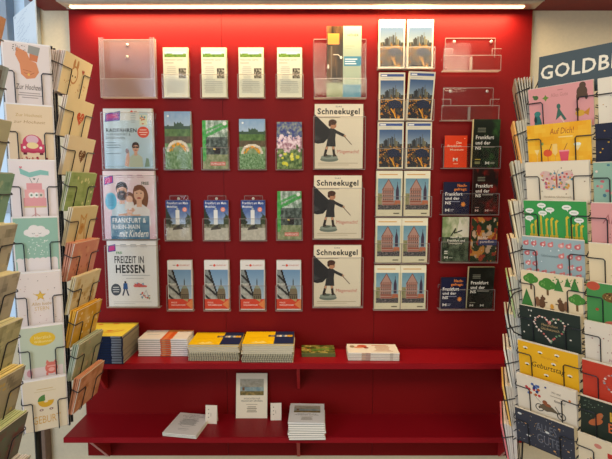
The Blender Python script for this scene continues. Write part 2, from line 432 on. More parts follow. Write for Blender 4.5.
def fig(a, x, y, s, skin, hair, shirt, long=False, beard=False, glasses=False):
    if long: a.ell(x + 3 * s, y - 8 * s, 19 * s, 30 * s, hair)
    a.poly([(x - 26 * s, y - 70 * s), (x - 24 * s, y - 34 * s), (x - 8 * s, y - 22 * s), (x + 8 * s, y - 22 * s), (x + 24 * s, y - 34 * s), (x + 27 * s, y - 70 * s)], shirt)
    a.rect(x - 6 * s, y - 28 * s, x + 6 * s, y - 8 * s, skin).ell(x, y + 6 * s, 14 * s, 16 * s, hair).ell(x, y, 12 * s, 16 * s, skin)
    if beard: a.ell(x, y - 9 * s, 12 * s, 11 * s, hair).ell(x, y - 6 * s, 3.6 * s, 1.1 * s, 'c8a094')
    else: a.ell(x, y - 8 * s, 5 * s, 2 * s, 'b0524a')
    a.poly([(x - 13 * s, y + 6 * s), (x - 10 * s, y + 19 * s), (x + 10 * s, y + 19 * s), (x + 13 * s, y + 6 * s), (x + 2 * s, y + 11 * s)], hair)
    if glasses: a.rect(x - 11 * s, y, x - 1 * s, y + 6 * s, '16181c').rect(x + 1 * s, y, x + 11 * s, y + 6 * s, '16181c').rect(x - 2, y + 3, x + 2, y + 5, '16181c')
    else: a.ell(x - 5 * s, y + 3 * s, 1.8 * s, 1.2 * s, '2a2020').ell(x + 5 * s, y + 3 * s, 1.8 * s, 1.2 * s, '2a2020')
def a_rad():
    a = Art(204, 244, 'bcd6e4')
    a.raster(lambda u, v: mixc(C('a9cbe2'), C('cfe0e4'), v + .15 * fb(u * 3, v * 3, 3)), 10, 12)
    a.rect(0, 196, 204, 244, 'dfe6e6').ell(120, 232, 5, 4, 'd0503c').rect(128, 230, 142, 234, 'b8a8a4')
    a.rect(150, 174, 186, 232, 'c4dce4').rect(152, 176, 184, 218, 'dfe4c8').dots(7, 156, 182, 180, 212, 4, ['e0b84a', '6fa0b0', 'd07a5a'], 3)
    a.lines(110, 182, 140, 226, 5, 'b4c4cc', 4)
    a.poly([(6, 190), (70, 196), (72, 234), (10, 224)], '3c4aa0').poly([(10, 193), (67, 199), (68, 230), (13, 221)], '8a3a98').text('JOURNAL', 15, 198, 63, 220, 'e84a6c', .03, 0, 4)
    a.text('RADFAHREN', 10, 148, 138, 164, '16202a', .035).text('IN FRANKFURT &', 10, 134, 112, 144, '3a4854').text('RHEIN-MAIN', 10, 120, 88, 130, '3a4854')
    a.ell(166, 148, 25, 23, 'e4533a').rect(152, 156, 180, 159, 'f6dcd0').rect(148, 146, 184, 149, 'f6dcd0').rect(154, 137, 178, 140, 'f6dcd0')
    for y in (104, 94, 84, 60): a.rect(10, y, 10 + (60 if y != 104 else 40), y + 3, '6a8496')
    fig(a, 132, 84, 1.12, 'd6a890', '3c2a22', 'b8c4b0', glasses=True)
    a.poly([(84, 12), (92, 60), (104, 68), (106, 40), (100, 6)], 'd6a890').poly([(168, 6), (176, 44), (186, 40), (190, 8)], '7c9a88').ell(96, 72, 7, 10, '8a6a6a')
    a.rect(10, 6, 80, 9, '8ca4b4')
    return a
def a_kids():
    a = Art(210, 268, 'e6cdd6')
    a.raster(lambda u, v: mixc(C('d9b8c6'), C('ecdade'), v + .15 * fb(u * 3, v * 3, 5)), 10, 12)
    fig(a, 146, 176, 1.75, 'e0b498', '7a4a2c', 'e6e4e6', long=True); fig(a, 76, 188, 1.75, 'd8a88c', '2a1c16', 'c8dce8', beard=True)
    a.ell(106, 166, 19, 20, '7a4a30').ell(106, 158, 14, 14, 'e4b89c').poly([(84, 118), (128, 118), (122, 146), (90, 146)], 'e9e4e2')
    a.line([(60, 92), (96, 96), (124, 120)], 14, 'd8a88c').line([(150, 92), (118, 90), (96, 116)], 13, 'e0b498')
    a.raster(lambda u, v: mixc(C('3f7094'), C('8fb0c4'), .4 + fb(u * 4, v * 4, 2)), 14, 8, 26, 0, 186, 92)
    a.ell(30, 150, 24, 34, '58b8dc').lines(14, 128, 46, 172, 5, '2f86b4', 4)
    a.poly([(4, 212), (42, 222), (42, 252), (6, 244)], '5a44a4').poly([(8, 217), (38, 225), (38, 247), (10, 240)], 'd83a8c')
    for x in (56, 100, 140): a.rect(x, 250, x + 22, 253, 'b07a90').rect(x, 242, x + 28, 244, 'cfa8b6')
    a.text('FREE', 158, 214, 188, 226, '2a4a30', .05)
    a.text('FRANKFURT &', 34, 64, 172, 84, 'f4f8fa', .04).text('RHEIN-MAIN', 34, 40, 146, 58, 'eef4f8', .04).text('mit Kindern', 60, 8, 180, 36, 'f6f8f8', .02, .3)
    return a
def a_hessen():
    a = Art(205, 262, 'e9ebec')
    a.poly([(4, 218), (36, 222), (36, 250), (6, 244)], '5a44a4').poly([(8, 222), (32, 226), (32, 244), (10, 240)], 'd83a8c')
    for x in (56, 98, 140): a.rect(x, 246, x + 24, 249, '9aa0a8'); a.rect(x, 238, x + 28, 240, 'b8bec4')
    a.text('FREI', 38, 210, 62, 220, '2c8a3c', .05).text('FREIZEIT IN', 30, 174, 152, 202, '1c242c', .03).text('HESSEN', 34, 134, 154, 168, '141a22', .06)
    a.rect(60, 124, 176, 127, 'b4bac0').rect(76, 112, 150, 115, 'c0c4c8')
    a.ell(32, 68, 21, 24, '4a5460').rect(20, 76, 44, 79, 'dfe3e6').rect(18, 67, 46, 70, 'dfe3e6').rect(20, 58, 44, 61, 'dfe3e6')
    a.ell(72, 98, 4.5, 5, '3a3430').poly([(62, 70), (64, 94), (80, 94), (82, 70)], '2c5a9a').line([(68, 70), (60, 44)], 6, '2c3c58').line([(76, 70), (84, 44)], 6, '2c3c58')
    a.poly([(104, 84), (126, 96), (144, 88), (164, 84), (160, 78), (110, 78)], 'd86a6a').dots(8, 110, 80, 160, 94, 3, ['e8a0a0', '7aa0c4', 'c85050'], 3)
    a.dots(14, 132, 30, 176, 64, 3.4, ['c8524a', 'e0b060', '6a9ac0', '90b070'], 9).line([(140, 30), (158, 66), (172, 30)], 1.4, '8c9098')
    a.rect(20, 18, 180, 20, 'c4c8cc').rect(20, 11, 110, 13, 'c4c8cc')
    return a
def a_hoehen():
    a = Art(140, 250, 'bcc8a8')
    a.raster(lambda u, v: mixc(C('1c140e'), C('74502c'), (.35 if .3 < u < .8 else .6) + fb(u * 4, v * 3, 4) - (.4 if u > .8 else 0)), 14, 32, 0, 0, 66, 250)
    a.rect(4, 186, 50, 224, 'd08a3c').rect(16, 180, 22, 60, '6a5a48').line([(26, 150), (46, 150), (56, 142)], 3, 'cfc4ae').ell(58, 140, 5, 5, 'e4dccc').ell(6, 108, 4, 8, 'dcd0c0')
    a.rect(66, 0, 140, 250, '9dae98').text('HÖHER', 84, 214, 128, 224, '2f3a34', .02).rect(76, 178, 112, 182, '98a48c').rect(76, 170, 100, 173, '98a48c')
    a.rect(70, 110, 140, 144, '35809f').rect(74, 132, 124, 136, 'cfe2ea').rect(74, 124, 116, 128, 'cfe2ea').rect(74, 116, 120, 120, 'cfe2ea')
    a.rect(66, 40, 140, 44, '3f80a0').rect(66, 0, 140, 40, '4c88a0').raster(lambda u, v: mixc(C('6b7a5a'), C('a8ad86'), .5 + fb(u * 4, v * 4, 8)), 8, 6, 0, 0, 66, 50)
    return a
def ns(bg, accent, extra, W=112, H=190, seed=1):
    a = Art(W, H, bg); b0, b1 = C(bg), C(accent)
    a.raster(lambda u, v: mixc(b0, b1, max(0, fb(u * 4, v * 6, seed) * 1.6 + (u - .45) * .9 - v * .15)), 22, 36)
    if extra: extra(a)
    return a
def ns_text(a, y=112):
    a.text('Frankfurt', 12, y, 88, y + 15, 'f2eddd', .05).text('und der', 12, y - 21, 74, y - 7, 'f2eddd', .05).text('NS', 12, y - 41, 36, y - 27, 'f2eddd', .06).rect(42, y - 32, 92, y - 29, 'b4b09c')
    for k in (0, 1, 2): a.rect(18, y + 28 + k * 7, 52, y + 30 + k * 7, 'a4a48c')
def a_ns_green():
    return ns('151f16', '2f5a26', lambda a: (ns_text(a), a.rect(12, 30, 36, 34, 'c0a83a'), a.rect(12, 14, 34, 24, '8a8a5a'), a.text('M', 56, 12, 74, 24, 'e0dccc', .03), a.rect(78, 14, 96, 22, '8c9078')))
def a_ns_red():
    return ns('220d0c', '8c1a14', lambda a: (ns_text(a), a.rect(12, 26, 30, 29, 'b88c80'), a.text('M', 12, 10, 28, 20, 'd8b8ac', .03), a.text('M', 58, 10, 74, 20, 'd8b8ac', .03), a.rect(78, 12, 94, 18, 'a06a60')), seed=5)
def a_ns_black():
    return ns('12140f', '2a2f26', lambda a: (ns_text(a), a.rect(12, 26, 36, 29, 'a0a088'), a.text('M', 12, 10, 28, 20, 'd0ccbc', .03), a.text('M', 58, 10, 74, 20, 'd0ccbc', .03)), seed=8)
def a_navy():
    a = Art(110, 132, '15193a')
    a.text('Nach-', 58, 112, 98, 124, 'f08a3c', .05).text('gefragt:', 44, 94, 98, 108, 'f08a3c', .05)
    a.text('Frankfurt', 8, 76, 80, 90, 'f4f2ec', .05).text('und der', 8, 59, 68, 71, 'f4f2ec', .05).text('NS', 8, 40, 32, 53, 'f4f2ec', .06).rect(32, 50, 70, 53, '8f92a8')
    a.text('M', 8, 10, 26, 22, 'eceae4', .03).rect(30, 18, 46, 20, 'b4b6c0').rect(30, 12, 42, 14, 'b4b6c0')
    for k in range(4): a.line([(84 - 10 * math.cos(R(45 * k)), 40 - 10 * math.sin(R(45 * k))), (84 + 10 * math.cos(R(45 * k)), 40 + 10 * math.sin(R(45 * k)))], 3.6, 'f0923c')
    return a
def a_orange():
    a = Art(88, 132, 'e23c14')
    a.text('Das', 46, 98, 66, 108, 'f6d8b8', .02).text('Frankfurt', 12, 84, 66, 94, 'f6d8b8', .02).text('Museum', 22, 70, 74, 78, 'f6d8b8', .02)
    a.text('M', 34, 26, 52, 40, 'f8e6d4', .04).rect(36, 14, 54, 17, 'f0b08c').ell(78, 120, 1.6, 1.6, 'f8e0c8')
    return a
def a_greymap():
    a = Art(112, 182, '8f9a74')
    def f(u, v):
        n = fb(u * 6, v * 8, 4)
        if v > .56: return mixc(C('7c8f5c'), C('e0d8bc'), .1 + u * 1.0 + n * .8)
        return mixc(C('1d2a1c'), C('7a866c'), .25 + u * .3 + n)
    a.raster(f, 26, 40).poly([(60, 120), (72, 176), (84, 146), (104, 130), (90, 104)], 'e2dcc4')
    a.line([(34, 100), (56, 136), (50, 116), (84, 128)], 5, '2c3424').line([(40, 110), (30, 92), (70, 100)], 5, '202a1c')
    a.text('Stadt im', 34, 96, 84, 104, 'f0ead6', .04).text('Frankfurt und', 22, 82, 96, 91, 'f0ead6', .04).text('Untergrund', 28, 70, 84, 78, 'f0ead6', .04)
    a.rect(10, 40, 24, 44, 'e8e4d4').rect(10, 32, 24, 36, 'e8e4d4').text('M', 10, 12, 26, 22, 'e4e0d0', .03).rect(30, 14, 46, 17, 'b4b8a4')
    return a
def a_bilder():
    a = Art(112, 182, '4a4438')
    def f(u, v):
        n = nz(u * 4.3, v * 6.5, 2); m = nz(u * 5 + 9, v * 6, 6)
        c = mixc(C('24301c'), C('3d4a30'), .5 + n)
        if n > .12: c = C('c8863a')
        if m > .2: c = C('9c3a24')
        if m < -.3: c = C('c9a98a')
        if abs(v - .43) < .06 and u > .3: c = C('3c4068')
        return c
    a.raster(f, 24, 38)
    a.text('Bilder', 30, 92, 74, 104, 'ead8c8', .03).text('paradies', 40, 74, 98, 88, 'ead8c8', .03)
    return a
# ---- greeting cards, portrait 120 x 170
def sleeve(a): return a
def c_hands():
    a = Art(120, 170, 'e6d9d4'); a.poly([(34, 160), (60, 150), (68, 130), (84, 124), (90, 100), (78, 84), (56, 80), (42, 92), (40, 118), (30, 140)], 'd98f66').poly([(68, 156), (92, 150), (86, 126), (66, 130)], 'cf7f58').poly([(66, 168), (96, 164), (90, 142), (62, 148)], '9a9a94').line([(50, 96), (66, 92), (78, 98)], 1.4, 'b06a48').line([(48, 104), (70, 100)], 1.2, 'b06a48').ell(62, 92, 3, 3, 'e8c060')
    a.dots(20, 24, 150, 60, 166, 1.2, ['5a5452'], 4)
    return a.text('Zur Hochzeit', 26, 52, 98, 66, '5a4e4a', 0, .25).rect(34, 42, 90, 44, 'a4948e').rect(30, 36, 94, 38, 'a4948e').rect(40, 30, 84, 32, 'a4948e')
def c_car():
    a = Art(120, 170, 'e8cfae'); a.text('Zur Hochzeit', 22, 140, 92, 148, 'c8a46a').text('zur Hochzeit', 16, 122, 100, 130, 'b8946a', 0, .2)
    a.ell(62, 66, 27, 26, 'd0506c').rect(30, 44, 94, 66, 'd0506c').ell(62, 78, 17, 12, 'e0b8c4').ell(62, 62, 16, 9, 'f0d8a0').rect(36, 36, 46, 46, '6a2a3a').rect(80, 36, 90, 46, '6a2a3a').rect(32, 42, 92, 48, 'b83c58').ell(40, 56, 4, 4, 'f4e8e0').ell(84, 56, 4, 4, 'f4e8e0')
    return a.dots(16, 20, 18, 104, 30, 2.6, ['b83040', '8a2c3c', 'd8808c'], 5)
def c_cake():
    a = Art(120, 170, 'efe3e2'); a.poly([(24, 150), (50, 138), (80, 146), (102, 142), (102, 130), (80, 132), (50, 124), (26, 134)], '8fc4bc')
    a.rect(30, 40, 92, 66, 'e8a4a8').rect(34, 66, 88, 90, 'efb0b0').rect(40, 90, 82, 108, 'e8a4a8').rect(30, 38, 92, 42, 'e0c890').rect(58, 12, 62, 38, 'd0a0a0').line([(46, 10), (62, 20), (76, 10)], 2, 'd0a0a0')
    for x, c in ((52, 'f6f0ea'), (66, 'f8f4ee'), (78, 'e8d0c8')): a.ell(x, 74, 8, 8, c).ell(x, 74, 3, 3, '6a8a7a')
    a.line([(56, 108), (50, 122)], 1.2, '6a6a6a').line([(68, 108), (74, 122)], 1.2, '6a6a6a').heart(62, 120, 3.5, '7a8a86').heart(28, 152, 4, 'e08a98')
    return a
def c_cloud():
    a = Art(120, 170, '9cc2b0'); a.rect(4, 4, 116, 46, 'f0e6e4')
    for x in range(10, 116, 16): a.ell(x, 46, 9, 7, 'f0e6e4')
    for x, y, r in ((38, 128, 12), (54, 138, 15), (72, 136, 14), (86, 128, 11), (60, 126, 16), (46, 124, 12), (76, 124, 12)): a.ell(x, y, r, r * .8, 'f2ebe8')
    a.arc(52, 128, 4, 1.2, '8a8a88', 200, 340, 6).arc(70, 128, 4, 1.2, '8a8a88', 200, 340, 6).arc(61, 122, 4, 1.2, 'd89a9a', 200, 340, 6)
    return a.dots(34, 34, 54, 92, 108, 1.7, ['eef0ea', 'd8e8de'], 6)
def c_star():
    a = Art(120, 170, 'eee0da'); a.star(62, 100, 17, 'd8aa3a').star(62, 100, 12, 'e8c25c').text('Alles Liebe', 36, 70, 92, 80, 'c8a05c', 0, .2).text('STERN', 44, 54, 84, 66, 'd8b470')
    return a.dots(40, 8, 8, 112, 160, 1.3, ['8a7a72', 'd8b470', 'c8a0a0'], 8)
def c_elef():
    a = Art(120, 170, 'c9d2bc'); a.rect(4, 4, 116, 40, 'e4d4d0').ell(62, 132, 36, 22, 'eec33e').text('Herzlich', 40, 132, 86, 142, 'f6e6a8').text('Willkommen', 38, 120, 88, 128, 'f6e6a8')
    a.ell(82, 34, 18, 20, 'e07a6c').poly([(66, 48), (70, 62), (78, 52)], 'e07a6c').poly([(88, 52), (96, 62), (100, 46)], 'e07a6c').ell(82, 28, 9, 7, 'f0b0a4').ell(76, 40, 1.6, 1.6, '3a2a2a').ell(88, 40, 1.6, 1.6, '3a2a2a').rect(66, 10, 72, 20, 'e07a6c').rect(92, 10, 98, 20, 'e07a6c').rect(70, 38, 96, 42, 'f0b0a4')
    return a.ell(20, 24, 8, 12, 'd89aa0')
def c_pram():
    a = Art(120, 170, 'ecdcc0'); a.rect(38, 140, 84, 142, 'd8b87a').rect(30, 132, 92, 134, 'dcc89a')
    a.ell(62, 100, 23, 22, 'e0ae34', 180, 360).ell(60, 100, 21, 21, '5a8a4a', 90, 180).poly([(60, 100), (60, 121), (39, 100)], '5a8a4a').ell(62, 98, 6, 4, 'f0e0b8').ell(48, 70, 6, 4, '9c7a6c').ell(76, 70, 6, 4, '9c7a6c').ell(48, 70, 2, 2, 'e8d8c8').ell(76, 70, 2, 2, 'e8d8c8')
    return a.text('GEBURT', 22, 24, 102, 50, 'dba84c', -.01)
# ---- small landscape cards 165 x 113
def base(bg, kind=0, c1='c89a5a', c2='b06a4a', seed=1):
    a = Art(165, 113, bg)
    if kind == 1: a.heart(96, 60, 22, c1); a.dots(20, 84, 48, 110, 72, 1.5, [bg], seed)
    if kind == 2: a.ell(70, 60, 22, 26, c1).ell(70, 60, 17, 21, bg).ell(60, 90, 6, 14, c1).ell(80, 90, 6, 14, c1).ell(62, 56, 3, 3, '4a3a30').ell(78, 56, 3, 3, '4a3a30').heart(118, 78, 8, c2).dots(14, 20, 14, 150, 40, 2, [c1], seed)
    if kind == 3: a.raster(lambda u, v: mixc(C(bg), C(c1), max(0, nz(u * 6, v * 4, seed) * 1.6)), 18, 12); a.dots(12, 20, 14, 150, 100, 5, [c2], seed)
    if kind == 4: a.dots(26, 14, 12, 150, 100, 3, [c1, c2], seed)
    if kind == 5: a.line([(60, 12), (70, 60), (60, 90), (84, 74), (96, 92), (96, 50), (110, 12)], 5, c1).ell(80, 46, 14, 18, c1).heart(80, 50, 8, c2)
    return a
def l_animals():
    a = Art(165, 113, 'dd9a98'); a.rect(78, 100, 92, 102, 'b87a78').text('Alles Gute', 60, 84, 104, 94, 'c0807c')
    a.ell(20, 88, 7, 6, '4a6a3c').ell(14, 92, 3, 3, '4a6a3c').star(46, 84, 9, '6a8a3a', .5, 4).poly([(12, 10), (14, 40), (24, 46), (30, 30), (34, 10)], '2f6a68').ell(22, 44, 9, 7, '3f8078').ell(16, 28, 4, 9, '1f3a3a')
    a.poly([(70, 22), (78, 58), (84, 46), (98, 22), (92, 20), (84, 34)], '3f6a5c').ell(79, 58, 5, 7, '3f6a5c').line([(82, 30), (92, 14)], 2, 'e4d8c0')
    a.ell(138, 88, 13, 15, '5a4434').ell(140, 104, 8, 8, '5a4434').ell(128, 76, 4, 9, '5a4434').ell(148, 76, 4, 9, '5a4434').ell(132, 34, 12, 8, 'd8a83a').poly([(140, 34), (156, 46), (152, 26)], 'c8882c').ell(126, 44, 5, 5, '7a5a3a')
    return a.rect(56, 6, 108, 9, 'b8706c')
def l_drinks():
    a = Art(165, 113, 'f0b022'); a.raster(lambda u, v: mixc(C('eda31a'), C('f6c442'), .5 + fb(u * 4, v * 4, 3)), 16, 10)
    a.text('Auf Dich!', 62, 84, 124, 100, 'a8522c', 0, .2).rect(84, 74, 120, 77, 'f8dc8c')
    a.ell(54, 34, 12, 10, 'e05a34').line([(54, 24), (54, 8)], 1.6, 'c84a2c').rect(46, 6, 62, 8, 'c84a2c').line([(58, 40), (66, 58)], 1.4, '6a3a2a').poly([(88, 10), (84, 38), (110, 38), (106, 10)], 'dc5668').line([(96, 38), (106, 58)], 1.4, '8a4a3a').rect(84, 36, 110, 40, 'f0a0a0')
    a.poly([(66, 34), (68, 58), (80, 58), (80, 34), (74, 26)], 'f2cc78').line([(74, 26), (74, 10)], 1.4, 'dca84a').poly([(18, 44), (32, 44), (25, 28)], 'f4d890').line([(25, 28), (25, 10)], 1.2, 'e8c878')
    a.poly([(122, 52), (140, 52), (131, 36)], 'f6dc9c').line([(131, 36), (131, 12)], 1.4, 'dfae52').ell(131, 54, 9, 4, 'eaf0e0').ell(40, 60, 4, 4, '8aa05a')
    return a
def l_butter():
    a = Art(165, 113, 'e9dcc2'); q = random.Random(5)
    for sx in (-1, 1):
        for cx, cy, rx, ry, ro in ((22, 74, 22, 13, 28 * sx), (18, 48, 15, 12, -25 * sx)):
            a.ell(84 + sx * cx, cy, rx, ry, 'd8b8ac', rot=ro)
            for i in range(16):
                x = 84 + sx * cx + q.uniform(-rx, rx) * .85; y = cy + q.uniform(-ry, ry) * .8 + sx * 0
                a.ell(x, y, 3.2, 3.2, q.choice(['c8504a', 'e0a4a0', '6a9aa8', 'd8a03c', '4a6a8a', '7a9a7a', 'b8586a']), n=7)
    a.ell(84, 60, 2.4, 20, 'b8584c').line([(84, 78), (78, 92)], 1, '8a6a5a').line([(84, 78), (90, 92)], 1, '8a6a5a').text('Herzlichen Glückwunsch', 48, 14, 120, 20, '9a8a70')
    return a.dots(6, 10, 20, 155, 104, 1.8, ['a08a70'], 3)
def l_giraffe():
    a = Art(165, 113, '3d9a4e')
    for i, (x, h) in enumerate(((16, 40), (28, 52), (44, 74), (58, 58), (72, 60), (84, 54), (112, 66), (124, 44), (136, 48), (148, 44))):
        a.rect(x, 4, x + 5, h, 'd8bf3c').poly([(x - 1, h), (x + 5, h + 7), (x + 10, h + 3), (x + 6, h - 2)], 'd8bf3c').rect(x + 1, 4, x + 3, h * .7, 'b8962c').rect(x - 3, 4, x + 7, 16, 'c9a834')
    for x, y in ((16, 84), (14, 62), (50, 100), (72, 88), (52, 78), (116, 96), (134, 82), (146, 62)): a.ell(x, y, 12, 7, 'ecece0').poly([(x - 2, y - 5), (x + 4, y - 5), (x + 3, y - 12)], 'ecece0').rect(x - 7, y - 1, x + 7, y + 1, '9ab09a')
    return a
def l_flam():
    a = Art(165, 113, '9fb4b6'); q = random.Random(3)
    for j, y in enumerate((94, 64, 34, 10)):
        for i in range(7):
            if (j in (1, 2)) and i in (2, 3): continue
            x = 12 + i * 23 + q.uniform(-3, 3); a.ell(x, y, 8, 7, q.choice(['d8807c', 'e09a94', 'cc6c6c'])).ell(x + 5, y + 6, 3, 4, 'd8807c').ell(x + 1, y, 3, 3, 'f0d0c8')
    return a.text('Glückwunsch', 52, 58, 98, 66, '7a8c90').dots(12, 8, 8, 156, 106, 2, ['e8ece8'], 5)
def l_trees():
    a = Art(165, 113, 'eed8b0')
    for x, y, r in ((28, 90, 18), (74, 80, 20), (150, 48, 18)):
        a.rect(x - 3, y - 32, x + 3, y, '7a5a38')
        for dx, dy in ((-.5, 0), (.5, 0), (0, .4), (0, -.2)): a.ell(x + dx * r, y + dy * r, r * .7, r * .6, '4c8a3a')
        a.dots(8, x - r * .8, y - 6, x + r * .8, y + 8, 2, ['74a854'], 4)
    for x, y, s in ((104, 74, 1), (128, 88, .7), (146, 80, 1), (14, 14, 1.5)): a.poly([(x - 10 * s, y), (x, y + 30 * s), (x + 10 * s, y)], '3c7a3a').poly([(x - 13 * s, y - 8 * s), (x, y + 18 * s), (x + 13 * s, y - 8 * s)], '458440')
    for x, s in ((56, 1), (110, -1)): a.ell(x, 20, 10, 14, '6a4a34').ell(x + 4 * s, 36, 7, 6, '6a4a34').ell(x - 12 * s, 24, 6, 15, '8a6044').line([(x + 6 * s, 24), (x + 16 * s, 26)], 3, '6a4a34').ell(x + 3 * s, 43, 2, 4, '6a4a34')
    a.ell(84, 16, 5, 8, 'e0a040').rect(78, 6, 90, 9, '7a5a38').dots(14, 90, 90, 160, 108, 2, ['4c8a3a'], 6)
    return a
def wreath(a, x, y, r, cs, seed=2, n=44):
    q = random.Random(seed)
    for i in range(n):
        t = 2 * math.pi * i / n; a.ell(x + r * math.sin(t) ** 3 + q.uniform(-1.5, 1.5), y + r * (13 * math.cos(t) - 5 * math.cos(2 * t) - 2 * math.cos(3 * t) - math.cos(4 * t)) / 16 + q.uniform(-1.5, 1.5), 3.2, 2.8, q.choice(cs), n=7)
    return a
def l_darkheart():
    a = Art(165, 113, '2c3630'); wreath(a, 84, 58, 42, ['e0a898', 'f0e0d0', 'c86a64', '7a9a74', 'e8c8b8'])
    return a.text('Herzlichen', 62, 62, 106, 70, 'c8a878', 0, .2).text('Glückwunsch', 60, 50, 110, 58, 'c8a878', 0, .2).dots(9, 8, 8, 158, 104, 2.4, ['e8e0d0'], 5)
def l_bees():
    a = Art(165, 113, 'f2b624'); a.text('Herzlichen', 66, 74, 112, 82, 'd8922a').text('Geburtstag', 38, 34, 130, 56, '3a2a1a', 0, .25)
    for x, y in ((22, 92), (110, 92), (64, 88), (24, 40), (142, 40), (78, 20), (100, 62)): a.ell(x, y, 4, 3, '3a2c1c').ell(x - 3, y + 3, 4, 2.6, 'f4ecd4', rot=30).ell(x + 3, y + 3, 4, 2.6, 'f4ecd4', rot=-30)
    return a
def l_moto():
    a = Art(165, 113, 'ecdfc8'); q = random.Random(6)
    for i in range(18): a.ell(40 + q.uniform(-20, 26), 76 + q.uniform(-16, 18), 4.4, 4.4, q.choice(['2c3c78', 'c8642c', 'c84040', '6a84b4', '3a5a9a']), n=9)
    a.arc(64, 24, 11, 2.6, '2a2a2c', 0, 360).arc(124, 18, 11, 2.6, '2a2a2c', 0, 360).ell(64, 24, 3, 3, '2a2a2c').ell(124, 18, 3, 3, '2a2a2c').poly([(60, 26), (74, 40), (100, 38), (120, 22), (96, 22), (84, 18)], '6a5c48').line([(108, 44), (122, 20)], 2, '2a2a2c').line([(48, 62), (68, 42)], 1, '5a5a5a').ell(80, 46, 7, 7, '9a5a3a').ell(88, 40, 9, 5, '9a5a3a')
    a.text('Wir sind', 100, 84, 124, 90, '7a6a58').rect(96, 74, 140, 76, 'a89880').text('feiern!', 106, 58, 136, 66, '5a4a3a', 0, .2).ell(84, 96, 3, 3, '3c4a7a').ell(148, 78, 3.5, 3.5, 'e0864a')
    return a
def l_navy():
    a = Art(165, 113, '3c3f4a'); a.text('ALLES', 60, 60, 118, 88, '6e717a', 0).text('GUTE', 62, 22, 126, 52, '6e717a', 0)
    for x, y in ((14, 96), (92, 66), (36, 30)): a.ell(x, y, 6, 3.4, 'e0e0d8')
    for x, y in ((126, 92), (30, 70), (148, 30), (110, 12)): a.ell(x, y, 3.5, 2.5, 'd8a060')
    return a.dots(60, 6, 6, 158, 106, 1.1, ['b4b6b8', 'd8b070'], 4)
def m_dots(): return Art(165, 113, 'e6dcc8').dots(26, 8, 8, 156, 106, 1.4, ['8a6a50', 'c89a5a', '5a5a5a'], 5)
def m_navy():
    a = Art(165, 113, '23263a'); a.dots(26, 8, 8, 156, 106, 1.8, ['e8e0cc', 'd8a83a'], 6).ell(64, 42, 20, 18, 'e0a22c').ell(46, 56, 6, 12, 'e0a22c', rot=30).ell(82, 56, 6, 12, 'e0a22c', rot=-30).rect(52, 10, 60, 30, 'e0a22c').rect(68, 10, 76, 30, 'e0a22c')
    return a.text('Feier Dich', 50, 84, 120, 96, '8a5a5c').ell(120, 44, 14, 16, 'e0a22c')
def m_teal():
    a = Art(165, 113, '92b4a0'); return a.dots(30, 6, 6, 158, 108, 4, ['c86a70', 'e8d8c4', '5a8a6a', 'd89a94', '4a7a88'], 7).ell(60, 36, 16, 9, 'e8e0d0').rect(54, 34, 66, 37, 'a89880')
def m_pink(): return Art(165, 113, 'dc9c98').text('Alles Liebe', 26, 60, 140, 84, 'b06c6c', 0, .3).dots(4, 10, 20, 150, 44, 1.6, ['b87070'], 3)
def m_du(): return Art(165, 113, 'ead6ae').text('Du &', 60, 66, 84, 78, '8a7450', 0, .2).text('Ich', 66, 40, 100, 62, '7a6444', 0, .2).rect(50, 30, 120, 32, 'c8b288')
def m_mush():
    a = Art(165, 113, '4c9250'); a.ell(16, 104, 16, 12, 'c4563e').ell(70, 4, 30, 10, 'd0705c').ell(60, 78, 24, 14, '7a5a30').dots(26, 42, 68, 78, 88, 1.8, ['d8b070', '4a3418'], 5).rect(50, 68, 74, 70, '6a4a24')
    return a.ell(126, 40, 18, 10, 'efe2cc').rect(120, 22, 132, 36, 'efe2cc').ell(24, 40, 4, 4, 'b8503c')
def m_white(): return wreath(Art(165, 113, 'e8dcc8'), 104, 64, 32, ['b87a50', 'd8a878', 'c84a3c', '8a7a60'], 4, 30).dots(24, 80, 44, 126, 84, 1.6, ['c86a50', 'd8b080'], 5).dots(12, 8, 10, 80, 106, 1.6, ['a8665a'], 6).text('Herzlichen', 56, 8, 110, 18, 'b87a80', 0, .2)
def m_red(): return wreath(Art(165, 113, 'c8402c'), 96, 56, 44, ['e8c8b8', 'd89a8c', '8aa0a4', 'f0e0d0', 'b85a54'], 5, 44).text('herz', 80, 52, 110, 62, 'e8b8a0')
def m_hbd():
    a = Art(165, 113, '2a342c'); return a.text('HEAL', 70, 62, 150, 90, 'd8a83a', .03).text('BIRTH', 66, 28, 150, 56, 'd0683c', .03).ell(36, 46, 20, 9, 'c0683c', rot=35).ell(44, 64, 7, 16, 'c0683c', rot=-30).dots(20, 8, 60, 60, 106, 1.5, ['7a8a74'], 4)
def m_bon():
    a = Art(165, 113, 'ead8b6'); a.ell(48, 92, 9, 7, 'd88a78').rect(70, 66, 86, 82, 'c83a30').text('ON TOUR', 90, 66, 150, 80, '2c2c2c', .04).rect(100, 92, 130, 95, 'b89a80')
    for i, x in enumerate(range(14, 60, 7)): a.rect(x, 4, x + 4, 34 + (i * 7) % 22, ['b84a3c', '6a4a4a', 'c89a5a', '4a5a6a'][i % 4])
    return a.dots(12, 80, 6, 150, 50, 3, ['4c8a5a', 'c8503c'], 5)
def a_poster():
    a = Art(230, 400, 'e2f1fb')
    q = random.Random(11); a.text('N°', 14, 378, 34, 390, '6a7a98')
    for r in range(9):
        y = 330 - r * 30; p = [(30 + i * 12, y + 5 * i + q.uniform(-9, 9)) for i in range(q.randint(8, 13))]; a.line(p, 1.6, '8aa4c0')
    return a
def a_sign():
    a = Art(560, 130, '47545a')
    return a.text('GOLDBEK', 20, 38, 520, 98, 'e6dfcc', .035)
